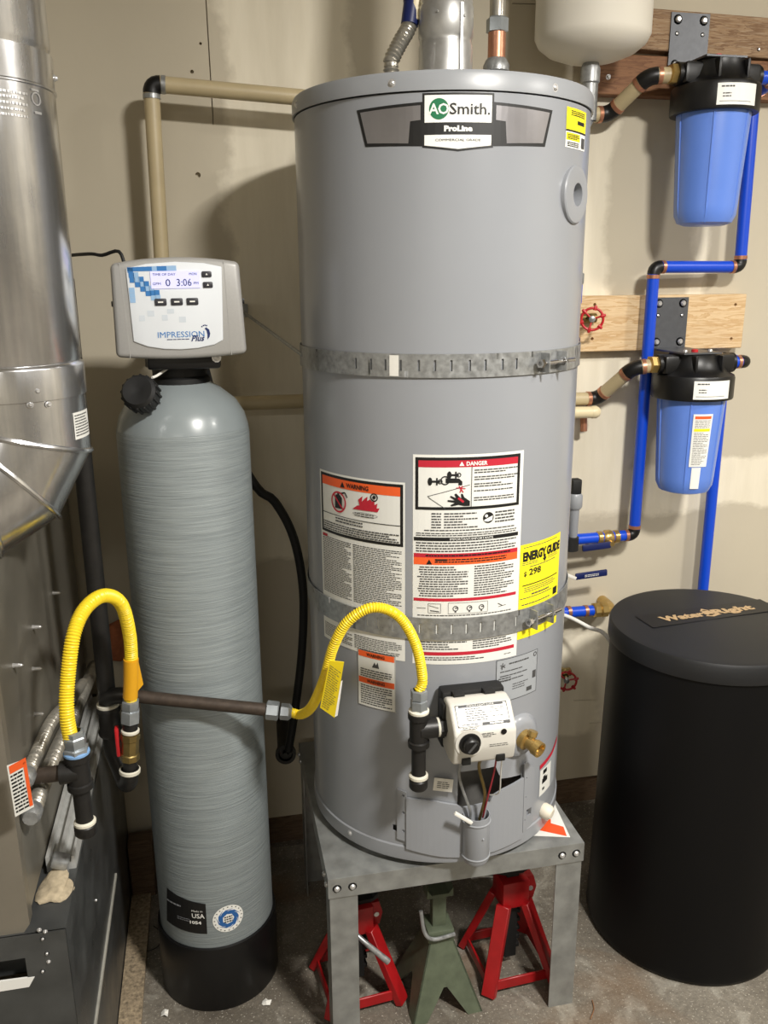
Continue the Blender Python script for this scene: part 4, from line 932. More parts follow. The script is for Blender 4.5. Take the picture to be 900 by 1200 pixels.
# ------------------------------------------------------------------ pipe runs
def run(name, label, pts, r, m, elbow_m='black_plastic', ringm='copper', cat='pipe', group=None, ends=(0, 0), rings=True):
    P = [Vector(p) for p in pts]; t = thing(name, P[0], label, cat, group); g = r * 1.0
    for i in range(len(P) - 1):
        d = (P[i + 1] - P[i]).normalized(); a = P[i] + d * (g if i else 0); b = P[i + 1] - d * (g if i < len(P) - 2 else 0)
        if (b - a).length < .004: continue
        obj('tube', MB().cyl(a, b, r, 18), MAT[m], t)
        if rings:
            if i or ends[0]: obj('crimp_ring', MB().cyl(a + d * .004, a + d * .013, r * 1.10, 18), MAT[ringm], t)
            if i < len(P) - 2 or ends[1]: obj('crimp_ring', MB().cyl(b - d * .013, b - d * .004, r * 1.10, 18), MAT[ringm], t)
    for i in range(1, len(P) - 1):
        d0 = (P[i] - P[i - 1]).normalized(); d1 = (P[i + 1] - P[i]).normalized()
        obj('elbow', MB().tube(bend(P[i] - d0 * (g + .003), P[i], P[i] + d1 * (g + .003)), r * 1.08, 16), MAT[elbow_m], t)
    return t
RB = .0148
def hexfit(name, p, d, parent, m='brass', r=.022, L=.02): return obj(name, MB().lathe([(0, 0), (r, 0), (r, L), (r * .8, L + .004), (0, L + .004)], p, d, 6), MAT[m], parent, 20)
# beige
c1 = run('beige_water_pipe', 'beige plastic pipe with black elbow running above the softener', [(-.079, 2.0, 1.50), (-.073, 2.0, 1.988), (.30, 2.0, 1.968)], .0165, 'pex_beige', ringm='zinc')
obj('elbow', MB().tube(bend((-.079, 2.0, 1.52), (-.079, 2.0, 1.488), (-.075, 1.93, 1.488)) + [V(-.07, 1.86, 1.488)], .0165, 14), MAT['pex_beige'], c1)
c2 = run('beige_water_pipe', 'beige plastic pipe running behind the softener dome to the heater', [(-.02, 1.95, 1.46), (-.02, 2.0, 1.318), (.36, 2.0, 1.318)], .0165, 'pex_beige', ringm='zinc')
def beige_to_filter(zp, xin, label):
    t = run('beige_water_pipe', label, [(.80, 2.055, zp - .105), (.975, 2.055, zp - .105), (1.058, 1.985, zp - .002), (1.098, 1.945, zp)], .0172, 'pex_beige')
    return t
f1in = run('beige_water_pipe', 'beige pipe with copper rings feeding the upper blue filter', [py(640, 136, 2.05), py(714, 134, 2.05), py(760, 89, 1.965), V(1.112, 1.945, 2.036)], .0172, 'pex_beige')
hexfit('brass_adapter', V(1.07, 1.947, 2.036), (1, 0, 0), f1in)
f2in = run('beige_water_pipe', 'beige pipe with copper rings feeding the lower blue filter', [py(630, 469, 2.05), py(700, 467, 2.05), py(742, 431, 1.965), V(1.112, 1.945, 1.385)], .0172, 'pex_beige')
hexfit('brass_adapter', V(1.075, 1.947, 1.385), (1, 0, 0), f2in)
pv = run('cream_pipe_stub', 'short cream plastic pipe end beside the strapped heater', [py(640, 484, 2.03), py(698, 483, 2.03)], .0150, 'cpvc', rings=False)
obj('rounded_end', MB().lathe([(.0152, -.004), (.0165, 0), (.0165, .010), (.012, .018), (0, .021)], py(694, 483, 2.03), (1, 0, 0), 16), MAT['cpvc'], pv)
obj('copper_stub', MB().cyl(py(684, 480, 2.06), py(684, 505, 2.06), .009, 12), MAT['copper'], pv)
# blue
X_ = 2.035
bl1 = run('blue_water_pipe', 'blue pipe zigzagging from the upper filter down past the pine board', [V(1.285, 1.945, 2.036), V(1.342, 1.945, 2.036), V(1.346, X_, 2.02), V(1.355, X_, 1.616), V(1.110, X_ - .01, 1.617), V(1.110, X_ - .01, .920), V(.86, X_ - .01, .918)], RB, 'pex_blue')
pv_ = py(712, 628, X_ - .01)
bvv = obj('ball_valve', MB().lathe([(.015, -.032), (.018, -.030), (.018, -.018), (.014, -.016), (.020, -.008), (.020, .008), (.014, .016), (.018, .018), (.018, .030), (.015, .032)], (pv_.x, X_ - .01, .9185), (1, 0, 0), 10), MAT['brass'], bl1)
def lever(parent, p, d, L=.085, m='navy'):
    d = Vector(d).normalized(); R = Matrix((d, V(0, 1, 0), d.cross(V(0, 1, 0)))).transposed()
    h = obj('lever', MB().obox(Vector(p) + d * L / 2, (L, .008, .019), R, .004), MAT[m], parent)
    ps = Plane(Vector(p) + d * L / 2 + V(0, -.004, 0), d, V(0, 0, 1)); printed('lettering', ps, fine(-L * .22, L * .22, -.004, .004, .004, 95, .2, .4), 'paper_white', h, .0008); return h
lever(bvv, (pv_.x - .002, X_ - .036, .906), (-1, 0, -.06), .082)
obj('stem', MB().cyl((pv_.x, X_ - .01, .912), (pv_.x, X_ - .04, .908), .007, 10), MAT['brass'], bvv)
bl2 = run('blue_water_pipe', 'straight blue pipe behind the lower filter going down behind the brine tank', [V(1.352, WY - .002, 1.335), V(1.352, 2.055, 1.335), V(1.356, 2.055, .06)], RB, 'pex_blue')
bl3 = run('blue_pipe_outlet', 'short blue pipe with black elbow at the lower filter outlet', [V(1.285, 1.945, 1.385), V(1.340, 1.945, 1.385), V(1.346, WY - .002, 1.380)], RB, 'pex_blue')
bl4 = run('blue_water_pipe', 'short blue pipe with brass union beside the brine tank lid', [V(.80, X_, .708), V(1.045, X_, .705)], RB, 'pex_blue')
obj('brass_union', MB().lathe([(.016, 0), (.021, .003), (.021, .018), (.017, .020), (.022, .024), (.022, .040), (.016, .042)], V(1.008, X_, .706), (1, 0, 0), 8), MAT['brass'], bl4)
obj('brass_elbow', MB().tube(bend((1.04, X_, .705), (1.066, X_, .705), (1.066, X_ + .03, .705)) + [V(1.066, WY - .001, .705)], .016, 12), MAT['brass'], bl4)
obj('crimp_ring', MB().cyl(V(.982, X_, .706), V(.992, X_, .706), RB * 1.1, 16), MAT['copper'], bl4)
obj('crimp_ring', MB().cyl(V(.932, X_, .708), V(.942, X_, .708), RB * 1.1, 16), MAT['copper'], bl4)
wt = tag(obj('white_tube', MB().tube(smoothpath([V(.84, 1.98, .74), py(664, 722, 2.0), py(690, 735, 1.98), py(712, 747, 1.9), V(1.02, 1.85, .58)], .01), .0055, 10), MAT['paper_white']), 'thin white plastic tube running to the brine tank', 'tube')
# riser with gauges, shut-off lever and two red hand wheels at the heater flank
rs = thing('valve_riser', (.915, 2.03, .45), 'steel water riser with blue sleeves behind the heater flank', 'pipe')
ro = (.912, 2.03, 0)
obj('tube', MB().lathe([(.009, .40), (.009, 1.60)], ro, seg=12), MAT['zinc'], rs)
obj('sleeve', MB().lathe([(.0105, 1.53), (.0115, 1.535), (.0115, 1.585), (.0105, 1.59)], ro, seg=12), MAT['pex_blue'], rs)
obj('sleeve', MB().lathe([(.0105, 1.40), (.0125, 1.405), (.0125, 1.445), (.0105, 1.45)], ro, seg=12), MAT['navy'], rs)
obj('sleeve', MB().lathe([(.011, 1.575), (.014, 1.58), (.014, 1.602), (.009, 1.606)], ro, seg=12), MAT['steel_nut'], rs)
obj('cap', MB().lathe([(.010, 1.60), (.010, 1.625), (0, 1.628)], ro, seg=12), MAT['matte_black'], rs)
dv = thing('relief_gauge', (.918, 2.0, .94), 'grey pressure gauge body with black cap beside the heater flank', 'gauge')
do_ = (.921, 2.0, 0)
obj('stem', MB().lathe([(.010, .93), (.012, .94), (.014, 1.02)], do_, seg=14), MAT['heater_paint'], dv)
obj('body', MB().lathe([(.016, 1.012), (.020, 1.018), (.020, 1.048), (.016, 1.054)], do_, seg=16), MAT['cap_paint'], dv)
obj('cap', MB().obox((.921, 2.0, 1.072), (.026, .026, .040), None, .004), MAT['matte_black'], dv)
obj('tee', MB().lathe([(.022, .90), (.022, .935), (0, .936)], (.915, 2.0, 0), seg=14), MAT['matte_black'], dv)
lv = thing('shutoff_lever', (.93, 2.02, .82), 'navy shut-off lever with white strap beside the heater flank', 'valve')
pl_ = py(672, 676, 2.0)
obj('body', MB().lathe([(.012, -.02), (.015, -.016), (.015, .016), (.012, .02)], (pl_.x - .03, 2.03, pl_.z - .004), (1, 0, 0), 12), MAT['matte_black'], lv)
obj('stem', MB().cyl((pl_.x - .025, 2.03, pl_.z), (pl_.x - .025, 2.0, pl_.z), .006, 10), MAT['black_iron'], lv)
lever(lv, py(674, 676, 2.0), (1, 0, .06), .092)
obj('strap', MB().obox(py(668, 675, 1.992), (.04, .003, .008), Matrix.Rotation(.45, 3, 'Y'), .001), MAT['paper_white'], lv)
def wheel(c, label, n=V(-.35, -1, 0)):
    t = thing('hand_wheel_valve', c, label, 'valve', 'red hand wheel valves'); c = Vector(c); u, w, a = frame(n); R = .0265
    rim = obj('hand_wheel', MB().torus(c, n, R, .0032, 28, 8), MAT['wheel_red'], t)
    for i in range(6):
        d = u * math.cos(i * PI / 3 + .3) + w * math.sin(i * PI / 3 + .3)
        obj('lug', MB().lathe([(.0045, -.005), (.0052, 0), (.003, .007), (0, .008)], c + d * R, d, 8), MAT['wheel_red'], rim)
        if i % 2 == 0: obj('spoke', MB().cyl(c - a * .004, c + d * R, .0024, 8), MAT['wheel_red'], rim)
    obj('hub', MB().lathe([(0, -.008), (.008, -.008), (.008, .001), (.004, .003), (0, .003)], c, n, 12), MAT['zinc'], t)
    obj('stem', MB().cyl(c, c - a * .055, .0045, 10), MAT['brass_dark'], t)
    obj('bonnet', MB().lathe([(.012, 0), (.012, .014), (.008, .018), (.008, .026)], c - a * .055, n, 8), MAT['brass_dark'], t)
    obj('body', MB().cyl(c - a * .055 - V(.03, 0, 0), c - a * .055 + V(.015, 0, 0), .012, 12), MAT['brass_dark'], t)
    obj('body', MB().cyl(c - a * .055, (c.x - .01, WY - .001, c.z), .010, 12), MAT['brass_dark'], t)
wheel(py(694, 374, 2.0), 'red hand wheel valve in front of the pine board')
wheel(py(664, 798, 2.0), 'red hand wheel valve low beside the brine tank')

# ------------------------------------------------------------------ drain hose behind the softener
dh = thing('black_drain_hose', (.15, 1.95, .45), 'black drain hose curving down behind the softener', 'hose')
hp2 = [V(-.01, 1.86, 1.46), V(.03, 1.92, 1.28), py(300, 570, 1.93), py(322, 588, 1.93), py(344, 630, 1.93), py(355, 690, 1.93), py(354, 760, 1.93), py(346, 830, 1.93), py(338, 880, 1.93)]
obj('hose', MB().tube(smoothpath(hp2, .012), .0105, 14), MAT['matte_black'], dh)
ph = py(335, 882, 1.945)
obj('end_fitting', MB().lathe([(0, 0), (.026, 0), (.026, .012), (.018, .012), (.016, .004), (.008, .004), (.007, .016), (0, .016)], ph, (-.15, -1, .1), 24), MAT['black_plastic'], dh)
obj('drain_pipe', MB().cyl(ph + V(0, 0, 0), (ph.x + .01, WY - .001, ph.z), .021, 18), MAT['black_plastic'], dh)

# ------------------------------------------------------------------ gas line
def fitting(name, p, d, prof, parent, m='black_iron', seg=18): return obj(name, MB().lathe(prof, p, d, seg), MAT[m], parent)
ga = thing('black_gas_pipe', (-.23, 1.60, .60), 'black iron gas pipe rising beside the furnace with branch across the softener', 'pipe')
gx, gy = -.232, 1.635
obj('riser', MB().cyl((gx, gy, .745), (gx, gy, 1.60), .0172, 18), MAT['black_iron'], ga)
obj('tee', MB().lathe([(.0215, .705), (.024, .709), (.024, .716), (.021, .72), (.021, .755), (.024, .759), (.024, .766), (.0215, .77)], (gx, gy, 0), seg=18), MAT['black_iron'], ga)
obj('tee_paste', MB().lathe([(.0225, .770), (.0225, .775), (.018, .777)], (gx, gy, 0), seg=18), MAT['thread_paste'], ga)
A0 = py(140, 814, 1.612); A1 = py(314, 832, 1.555)
obj('branch', MB().cyl(A0, A1, .0128, 16), MAT['rusty_iron'], ga)
obj('elbow', MB().tube(bend((gx, gy - .01, .79), (gx + .012, 1.615, .805), A0 + (A1 - A0).normalized() * .03), .0165, 14), MAT['black_iron'], ga)
da = (A1 - A0).normalized()
obj('steel_nut', MB().lathe([(.015, 0), (.019, .002), (.019, .024), (.016, .026)], A1 - da * .004, da, 6), MAT['steel_nut'], ga, 20)
obj('steel_nut', MB().lathe([(.012, 0), (.0165, .002), (.0165, .018), (.011, .024)], A1 + da * .024, da, 6), MAT['steel_nut'], ga, 20)
# valve stack at the foot of the first hose
vx, vy = -.188, 1.585
S0 = py(152, 918, 1.56)
vs_ = (py(153, 828, 1.56) - S0).normalized()
def sk(h): return S0 + vs_ * h
obj('bottom_elbow', MB().tube(bend(sk(.03), sk(-.012), V(-.210, 1.60, .615)) + [V(-.225, 1.628, .65), V(gx, gy, .665), V(gx, gy, .705)], .0175, 14), MAT['black_iron'], ga)
fitting('paste', sk(.024), vs_, [(.018, 0), (.0205, .002), (.0205, .008), (.018, .01)], ga, 'thread_paste')
fitting('nipple', sk(.03), vs_, [(.0135, 0), (.0135, .03)], ga)
vb = fitting('shutoff_valve', sk(.052), vs_, [(.0135, 0), (.0185, .002), (.0185, .014), (.0165, .016), (.0165, .044), (.0185, .046), (.0185, .058), (.0135, .06)], ga, 'brass_dark', 8)
fitting('paste', sk(.112), vs_, [(.0145, 0), (.0175, .002), (.0175, .006), (.0145, .008)], ga, 'thread_paste')
fitting('nipple', sk(.112), vs_, [(.0145, 0), (.0145, .026)], ga)
obj('valve_handle', MB().obox(sk(.092) + V(-.024, .008, 0), (.008, .018, .062), None, .003), MAT['wheel_red'], vb)
fitting('hose_nut', sk(.134), vs_, [(.015, 0), (.019, .002), (.019, .026), (.016, .028), (.0175, .030), (.0175, .046), (.013, .048)], ga, 'steel_nut', 6)
# first hose
h1 = thing('yellow_gas_hose', (-.25, 1.345, .84), 'yellow corrugated gas hose looping between furnace and black gas pipe', 'hose', 'yellow gas hoses')
e1 = sk(.18); s1_ = V(-.254, 1.345, .846)
hpts = [s1_, s1_ + V(-.003, .0, .06), py(79, 800, 1.36), py(86, 745, 1.38), py(100, 713, 1.42), py(122, 698, 1.47), py(142, 708, 1.51), py(152, 745, 1.545), py(154, 785, 1.556), e1]
HP = smoothpath(hpts, .0012)
def corr(r, a=.0009, p=.0046): return lambda L: r + a * math.sin(2 * PI * L / p)
obj('hose', MB().tube(HP, corr(.0118), 14), MAT['yellow_coat'], h1)
tagp = smoothpath([py(153.5, 772, 1.553), py(153.5, 795, 1.557), e1 + V(0, 0, .008)], .01)
obj('amber_tag', MB().tube(tagp, .0142, 14), MAT['amber_tag'], h1)
obj('tag_flap', MB().add([tagp[0] + V(.010, -.006, 0), tagp[0] + V(.012, .004, 0), tagp[-1] + V(.026, .004, .022), tagp[-1] + V(.012, -.006, .01), tagp[0] + V(.010, -.005, 0), tagp[-1] + V(.012, -.005, .01)], [(0, 1, 2, 3)]), MAT['amber_tag'], h1)
# furnace side tee
gt = thing('gas_tee', (-.25, 1.345, .67), 'black iron gas tee with capped drip leg at the furnace inlet', 'pipe fitting', 'gas drip legs')
T0 = V(-.2485, 1.345, .803); td = V(-.004, 0, 1).normalized()
fitting('hose_nut', T0 + td * .034, td, [(.0165, 0), (.021, .002), (.021, .010), (.017, .012), (.0185, .014), (.0185, .030), (.0165, .032), (.017, .040), (.012, .042)], gt, 'steel_nut', 6)
fitting('body', T0 - td * .032, td, [(.018, -.002), (.0215, 0), (.0215, .010), (.0185, .012), (.0185, .052), (.0215, .054), (.0215, .064), (.018, .066)], gt)
fitting('paste', T0 + td * .031, td, [(.0185, 0), (.0215, .0025), (.0215, .006), (.0185, .008)], gt, 'blue_paste')
obj('branch', MB().cyl(T0, T0 + V(-.10, .005, -.004), .0135, 14), MAT['rusty_iron'], gt)
obj('branch_collar', MB().cyl(T0, T0 + V(-.030, 0, 0), .0195, 16), MAT['black_iron'], gt)
fitting('drip_nipple', T0 - td * .11, td, [(.0145, 0), (.0145, .08)], gt)
fitting('paste', T0 - td * .103, td, [(.015, 0), (.0185, .002), (.0185, .006), (.015, .009)], gt, 'thread_paste')
fitting('drip_cap', T0 - td * .124, td, [(0, 0), (.016, .001), (.0190, .005), (.0190, .020), (.0160, .023)], gt)
# heater side tee
ht = thing('gas_tee', (.335, 1.384, .66), 'black iron gas tee with capped drip leg beside the heater gas control', 'pipe fitting', 'gas drip legs')
U0 = V(.3500, 1.384, .785)
ud = V(0, 0, 1)
fitting('body', U0 - ud * .034, ud, [(.016, -.002), (.0205, 0), (.0205, .010), (.0175, .012), (.0175, .056), (.0205, .058), (.0205, .068), (.016, .070)], ht)
fitting('paste', U0 + ud * .034, ud, [(.017, 0), (.0195, .002), (.0195, .006), (.014, .009)], ht, 'thread_paste')
fitting('hose_nut', U0 + ud * .040, ud, [(.0135, 0), (.0165, .002), (.0165, .020), (.0135, .022), (.016, .024), (.016, .040), (.012, .042)], ht, 'steel_nut', 6)
obj('branch_collar', MB().cyl(U0, U0 + V(.034, 0, 0), .0195, 16), MAT['black_iron'], ht)
fitting('paste', U0 + V(.033, 0, 0), (1, 0, 0), [(.016, 0), (.018, .002), (.018, .006), (.013, .008)], ht, 'thread_paste')
fitting('blue_paste', U0 + V(.040, 0, 0), (1, 0, 0), [(.0125, 0), (.0125, .03)], ht, 'blue_paste')
fitting('drip_nipple', U0 - ud * .108, ud, [(.0135, 0), (.0135, .076)], ht)
fitting('paste', U0 - ud * .103, ud, [(.014, 0), (.0185, .002), (.0185, .007), (.0145, .010)], ht, 'thread_paste')
fitting('drip_cap', U0 - ud * .126, ud, [(0, 0), (.0155, .001), (.0180, .005), (.0180, .020), (.0155, .023)], ht)
# second hose
h2 = thing('yellow_gas_hose', (.35, 1.384, .86), 'yellow corrugated gas hose arching in front of the heater labels', 'hose', 'yellow gas hoses')
e0 = A1 + da * .046; e2 = U0 + ud * .078
hpts = [e0, e0 + da * .02 + V(0, -.004, 0), py(366, 827, 1.46), py(380, 795, 1.42), py(391, 757, 1.40), py(408, 728, 1.385), py(437, 712, 1.375), py(467, 722, 1.375), py(487, 755, 1.38), py(495, 795, 1.384), e2]
HP = smoothpath(hpts, .0012)
obj('hose', MB().tube(HP, corr(.0092, .0008), 14), MAT['yellow_coat'], h2)
ta = [py(376, 823, 1.43), py(393, 835, 1.43), py(404, 770, 1.395), py(387, 768, 1.395)]
tn = (ta[1] - ta[0]).cross(ta[3] - ta[0]).normalized() * .001
if tn.y > 0: tn = -tn
tn0 = tn * 13
mbt = MB(); mbt.add([p + tn0 for p in ta] + [p + tn0 + tn for p in ta], [(0, 1, 2, 3), (4, 5, 6, 7), (0, 1, 5, 4), (1, 2, 6, 5), (2, 3, 7, 6), (3, 0, 4, 7)])
tgo = obj('hose_tag', mbt, MAT['yellow_tag'], h2)
tpl = Plane(ta[0] + tn0 + tn, ta[1] - ta[0], ta[3] - ta[0]); tw, tl_ = (ta[1] - ta[0]).length, (ta[3] - ta[0]).length
tpl.n = tn.normalized()
printed('text_lines', tpl, fine(.003, tw * .8, .008, tl_ - .006, .0055, 97, .4, .28), 'print_text', tgo, .0006)
tb = [ta[1] + (ta[2] - ta[1]) * .0 , ta[1] + (ta[1] - ta[0]) * .0 + V(.006, .004, .0), ta[2] + (ta[1] - ta[2]) * .35 + V(.004, .004, 0), ta[2] + (ta[1] - ta[2]) * .35]
obj('tag_flap', MB().add([p + tn0 * .9 for p in tb], [(0, 1, 2, 3)]), MAT['paper_white'], h2)

# ------------------------------------------------------------------ furnace and its plenum
FXS, PXS, FYF = -.335, -.2787, 1.243
fu_ = thing('furnace', (-.75, 1.7, 0), 'grey sheet metal furnace cabinet on a dark plenum box', 'furnace')
obj('cabinet_side', MB().box((FXS - .004, FYF + .03, .60), (FXS, 2.06, 1.186)), MAT['furnace_side'], fu_)
obj('cabinet_back', MB().box((-1.15, 2.04, .0), (FXS - .004, 2.06, 1.186)), MAT['furnace_side'], fu_)
obj('cabinet_top', MB().box((-1.15, FYF + .0305, 1.18), (FXS - .0045, 2.039, 1.1845)), MAT['furnace_side'], fu_)
fp = MB(); poly = [(-.80, .20), (-.36, .555), (-.333, .592), (-.3325, 1.18), (-1.15, 1.18), (-1.15, .20)]
n_ = len(poly); fp.add([(p[0], FYF + .006, p[1]) for p in poly] + [(p[0], FYF + .03, p[1]) for p in poly], [(0, 1, 2, 3, 4, 5), tuple(range(6, 12))[::-1]] + [(i, i + 6, (i + 1) % 6 + 6, (i + 1) % 6) for i in range(6)])
obj('front_panel', fp, MAT['furnace_paint'], fu_)
pb = obj('plenum_side', MB().box((PXS - .004, FYF, .0), (PXS, 2.08, .578)), MAT['plenum_dark'], fu_)
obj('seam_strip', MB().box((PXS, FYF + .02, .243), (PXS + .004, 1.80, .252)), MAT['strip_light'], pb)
obj('plenum_top', MB().box((FXS - .3, FYF, .574), (PXS - .004, 2.08, .578)), MAT['plenum_dark'], fu_)
pf = MB().box((-1.15, FYF - .002, 0), (-.3945 - .06, FYF + .002, .578)).box((-.4545, FYF - .002, .535), (-.345, FYF + .002, .578)).box((-.4545, FYF - .002, 0), (-.345, FYF + .002, .478)).box((-.345, FYF - .002, 0), (PXS, FYF + .002, .578))
pfo = obj('plenum_front', pf, MAT['plenum_dark'], fu_)
obj('pull_recess', MB().box((-.4545, FYF + .03, .478), (-.345, FYF + .034, .535)).box((-.345, FYF, .478), (-.341, FYF + .034, .535)), MAT['plenum_dark'], pfo)
obj('pull_lip', MB().prism([(0, 0), (.1095, 0), (.120, .018), (0, .022)], (-.4545, FYF - .003, .478), (1, 0, 0), (0, 0, 1), -.003), MAT['housing_white'], pfo)
for (x, y) in [(46, 1090), (50, 1100), (53, 1092), (55, 1117), (57, 1127), (50, 1138)]:
    p = py(x, y, FYF - .002); screw_on(pfo, p, (0, -1, 0), .0025, 'screw', .003)
for (x, y) in [(62, 695), (38, 735), (15, 780), (38, 784), (40, 837)]:
    p = px(x, y, FXS); obj('screw_tip', MB().lathe([(.0045, 0), (.0035, .004), (.003, .014), (0, .018)], p, (1, -.2, .05), 8), MAT['screw'], fu_)
p = px(112, 1055, PXS); screw_on(pb, p, (1, 0, 0), .003)
# galvanized channel lying along the plenum edge
ch = thing('metal_channel', (-.31, 1.6, .578), 'ribbed galvanized channel lying along the furnace ledge', 'channel')
prof = [(-.0, 0), (-.0, .030), (.006, .030), (.008, .018), (.020, .018), (.022, .032), (.028, .032), (.030, .014), (.042, .014), (.044, .026), (.048, .026), (.050, 0)]
mb = MB(); y0_, y1_ = 1.395, 2.03; nn = len(prof); ox = FXS + .004
mb.add([(ox + p[0], y0_, .578 + p[1]) for p in prof] + [(ox + p[0], y1_, .578 + p[1]) for p in prof], [tuple(range(nn)), tuple(range(nn, 2 * nn))[::-1]] + [(i, i + nn, (i + 1) % nn + nn, (i + 1) % nn) for i in range(nn)])
obj('channel', mb, MAT['channel_zinc'], ch)
obj('end_clip', MB().obox((ox + .026, y0_ - .008, .603), (.030, .03, .018), Matrix.Rotation(.4, 3, 'Y'), .004).obox((ox + .034, y0_ - .012, .592), (.010, .014, .034), None, .003), MAT['zinc'], ch)
tuft = [(ox + .022, y0_ - .05, .582)]
# flexible conduits
def conduit(pts, label, r=.0125):
    t = thing('flexible_conduit', pts[0], label, 'conduit', 'armoured conduits beside the furnace')
    obj('armour', MB().tube(smoothpath(pts, .0018), lambda L: r + .0020 * math.sin(2 * PI * L / .0110), 12), MAT['corrugated'], t)
    obj('connector', MB().lathe([(0, -.004), (.012, -.004), (.016, .003), (.016, .022), (.013, .03)], pts[0], Vector(pts[1]) - Vector(pts[0]), 10), MAT['zinc'], t)
X1 = FXS + .018
conduit([px(36, 958, X1 + .0), px(48, 925, X1), px(66, 880, X1), px(84, 842, X1 + .002), px(100, 806, X1 + .003), px(110, 780, X1 + .003)], 'armoured flexible conduit nearer the channel along the furnace side')
conduit([px(28, 915, X1 - .004), px(42, 885, X1 - .004), px(60, 846, X1 - .004), px(80, 822, X1 - .003), px(98, 800, X1 - .002)], 'armoured flexible conduit tight against the furnace side', .010)
# hanging tag at the tee
tp0 = [py(x, y, 1.205) for x, y in [(8, 897), (27, 890), (40, 945), (18, 957)]]
mbt = MB(); tn = V(0, -.001, 0); mbt.add(tp0 + [p + tn for p in tp0], [(0, 1, 2, 3), (4, 5, 6, 7), (0, 1, 5, 4), (1, 2, 6, 5), (2, 3, 7, 6), (3, 0, 4, 7)])
ht_ = tag(obj('gas_warning_tag', mbt, MAT['label_white']), 'white and orange printed warning tag hanging at the furnace gas inlet', 'tag')
tpl = Plane(tp0[3] + tn, tp0[2] - tp0[3], tp0[0] - tp0[3]); tpl.n = V(0, -1, 0)
tw, tl_ = (tp0[2] - tp0[3]).length, (tp0[0] - tp0[3]).length
printed('orange_edge', tpl, [rect(tw * .80, .004, tw * .98, tl_ * .95), rect(tw * .1, tl_ * .82, tw * .98, tl_ * .97)], 'label_orange', ht_, .0006)
printed('text_lines', tpl, fine(.003, tw * .78, .006, tl_ * .8, .006, 98, .2, .5), 'print_black', ht_, .0006)

# ------------------------------------------------------------------ round duct with elbow
DR = .115; az = math.radians(-11.94); DD = 1.49; DX, DY = DD * math.sin(az), DD * math.cos(az)
def dz(x, y, c=None): return cylpt(x, y, (DX, DY), DR)[1]
du = thing('round_duct', (DX, DY, 1.2), 'shiny galvanized round duct with gored elbow above the furnace', 'duct')
do = (DX, DY, 0)
z_top, z_band, z_b2, z_e = dz(20, 47), dz(20, 93), dz(40, 432), dz(40, 471)
obj('duct_section', MB().lathe([(DR - .004, z_top - .004), (DR - .003, z_top + .004), (DR - .001, z_top + .010), (DR - .002, CEIL)], do, seg=64), MAT['duct_metal'], du)
obj('duct_section', MB().lathe([(DR - .004, z_top - .012), (DR + .0005, z_top - .008), (DR + .0015, z_top - .003), (DR + .0005, z_band + .002), (DR + .0025, z_band), (DR + .0025, z_band - .002), (DR, z_band - .003), (DR, z_b2 + .006), (DR - .003, z_b2 + .002)], do, seg=64), MAT['duct_metal'], du)
obj('crimp_collar', MB().lathe([(DR - .003, z_b2 + .004), (DR + .002, z_b2), (DR + .003, z_b2 - .003), (DR + .003, z_e), (DR + .0005, z_e - .001)], do, seg=64), MAT['duct_metal'], du)
# gores
z0_ = dz(60, 525) + .006
cen = [V(DX, DY, z_e), V(DX, DY, z0_ + .0)]
dirs = [V(0, 0, -1)]
bendax = V(-.88, -.47, 0).normalized()
Lg = .062; p = cen[1]
for a in (32, 64, 82):
    a = math.radians(a); d = V(0, 0, -1) * math.cos(a) + bendax * math.sin(a); dirs.append(d); p = p + d * (Lg if len(dirs) < 4 else .5); cen.append(p)
side = V(0, 0, -1).cross(bendax).normalized()
def ringpts(p, da, db, r, n=48):
    m_ = (da + db).normalized(); k = 1 / max(.2, m_.dot(da)); e2 = side.cross(m_).normalized()
    return [p + (side * math.cos(2 * PI * i / n) * r + e2 * math.sin(2 * PI * i / n) * r * k) for i in range(n)]
rings_ = [ringpts(cen[i], dirs[max(i - 1, 0)], dirs[min(i, len(dirs) - 1)], DR) for i in range(len(cen))]
for i in range(len(cen) - 1):
    n = 48; mb = MB().add(rings_[i] + rings_[i + 1], [(k, (k + 1) % n, (k + 1) % n + n, k + n) for k in range(n)])
    obj('gore', mb, MAT['duct_metal'], du)
    if 0 < i: obj('gore_seam', MB().tube(rings_[i] + [rings_[i][0], rings_[i][1]], .0045, 8, False), MAT['duct_metal'], du)
DS = Cyl((DX, DY), DR)
def dp(x, y): return cylpt(x, y, (DX, DY), DR)
a, b = dp(88, 482), dp(100, 514)
us_ = dp(89, 500)[0]
dlb = printed('maker_sticker', DS, [rect(us_ - .006, dp(93, 514)[1], us_ + .05, dp(93, 482)[1])], 'label_white', du, .0012)
printed('text_lines', DS, fine(us_ - .003, us_ + .045, dp(93, 512)[1], dp(93, 484)[1], .0045, 99, .3, .4), 'print_text', dlb, .0016)
for (x, y) in [(68, 92), (43, 458), (35, 474), (56, 474)]:
    u_, z_ = dp(x, y); screw_on(du, DS(u_, z_, .002), V(math.sin(u_ / DR), -math.cos(u_ / DR), 0), .0035, 'screw', .004)
# embossed lettering on the duct
for row, yy in enumerate((107, 113, 120, 127, 134)):
    u_, z_ = dp(12, yy); w_ = .022 if row == 1 else .026
    printed('embossing', DS, fine(u_ - w_, u_ + w_, z_ - .003, z_ + .003, .006, 100 + row, .1, .55, (.002, .005)), 'screw', du, .0012)
u_, z_ = dp(42, 116); printed('embossing', DS, ring(u_, z_, .009, .002, 14) + [rect(u_ - .006, z_ - .020, u_ + .008, z_ - .0165), rect(u_ - .008, z_ + .010, u_ + .006, z_ + .0125)], 'screw', du, .0012)

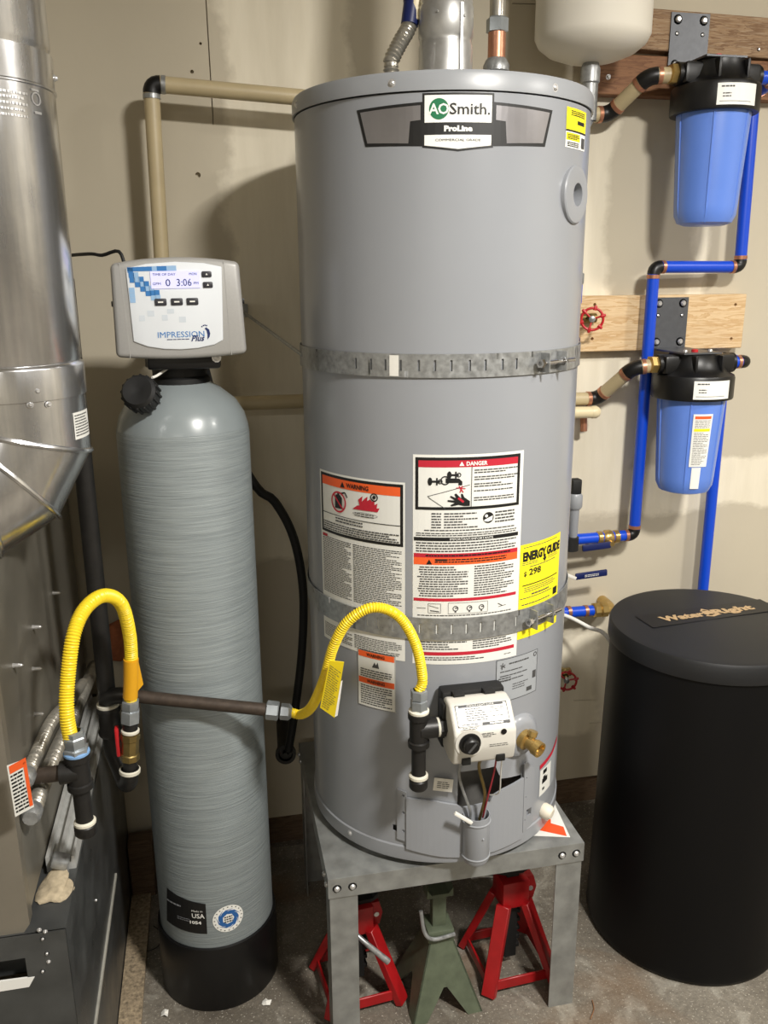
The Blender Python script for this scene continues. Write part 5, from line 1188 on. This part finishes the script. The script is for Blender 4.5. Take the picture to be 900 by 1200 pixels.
# ------------------------------------------------------------------ small stuff on wall foot and floor
def blob(name, c, r, n, m, seed, sq=(1, 1, 1)):
    R = random.Random(seed); bm = bmesh.new(); bmesh.ops.create_icosphere(bm, subdivisions=3, radius=1)
    cs = [(Vector((R.uniform(-1, 1), R.uniform(-1, 1), R.uniform(-1, 1))).normalized(), R.uniform(.15, .4)) for _ in range(n)]
    for v in bm.verts:
        k = .62 + sum(a * max(0, v.co.normalized().dot(d)) ** 6 for d, a in cs); v.co = Vector((v.co.x * sq[0], v.co.y * sq[1], v.co.z * sq[2])) * k * r + Vector(c)
    bm.verts.index_update(); mb = MB().add([v.co for v in bm.verts], [[v.index for v in f.verts] for f in bm.faces]); bm.free()
    return obj(name, mb, MAT[m])
fc = py(137, 751, 2.06)
tag(blob('spray_foam_lump', fc, .05, 14, 'rust_foam', 5, (.75, .7, 1.15)), 'rust brown lump of cured spray foam on the wall behind the hose', 'foam')
struct('trim_2', MB().box((PXS + .002, .9, 0), (PXS + .052, 2.02, .010)), MAT['mortar'])
po = tag(obj('wooden_block', MB().obox((-.245, 2.045, .085), (.062, .05, .17), None, .003, 1), MAT['wood_sill']), 'short wooden block standing against the wall foot behind the softener', 'block')
def scrap(c, s, seed, label):
    R = random.Random(seed); pts = [(math.cos(a) * s * R.uniform(.5, 1.1), math.sin(a) * s * R.uniform(.5, 1.1)) for a in [i * PI / 4 for i in range(8)]]
    mb = MB(); mb.add([(c[0] + p[0], c[1] + p[1], .001 + R.uniform(0, .008)) for p in pts] + [(c[0], c[1], .008), (c[0], c[1], .001)], [(i, (i + 1) % 8, 8) for i in range(8)] + [(i, (i + 1) % 8, 9) for i in range(8)])
    tag(obj('paper_scrap', mb, MAT['paper_white'], smooth=0), label, 'scrap', 'white scraps on the floor')
q = pz(193, 1190, 0); scrap(q, .013, 1, 'crumpled white scrap on the concrete in front of the softener foot')
q = pz(312, 1176, 0); scrap(q, .012, 2, 'small white scrap on the concrete beside the softener foot')
lp = [pz(x, y, .004) for x, y in [(150, 1095), (155, 1110), (170, 1115), (186, 1108), (188, 1093), (180, 1085)]]
tag(obj('wire_loop', MB().tube(smoothpath(lp, .006), .0011, 6), MAT['matte_black']), 'thin dark wire loop lying on the floor beside the softener', 'wire')
lp = [pz(x, y, .003) for x, y in [(694, 1172), (696, 1182), (692, 1194)]]
tag(obj('twig', MB().tube(smoothpath(lp, .006), .0012, 6), MAT['wood_brown']), 'thin dark twig on the concrete by the stand leg', 'twig')

tb_ = blob('insulation_tuft', tuft[0], .022, 70, 'insulation', 8, (.55, .95, .20))
tag(tb_, 'pale tuft of insulation at the end of the ribbed channel', 'insulation')
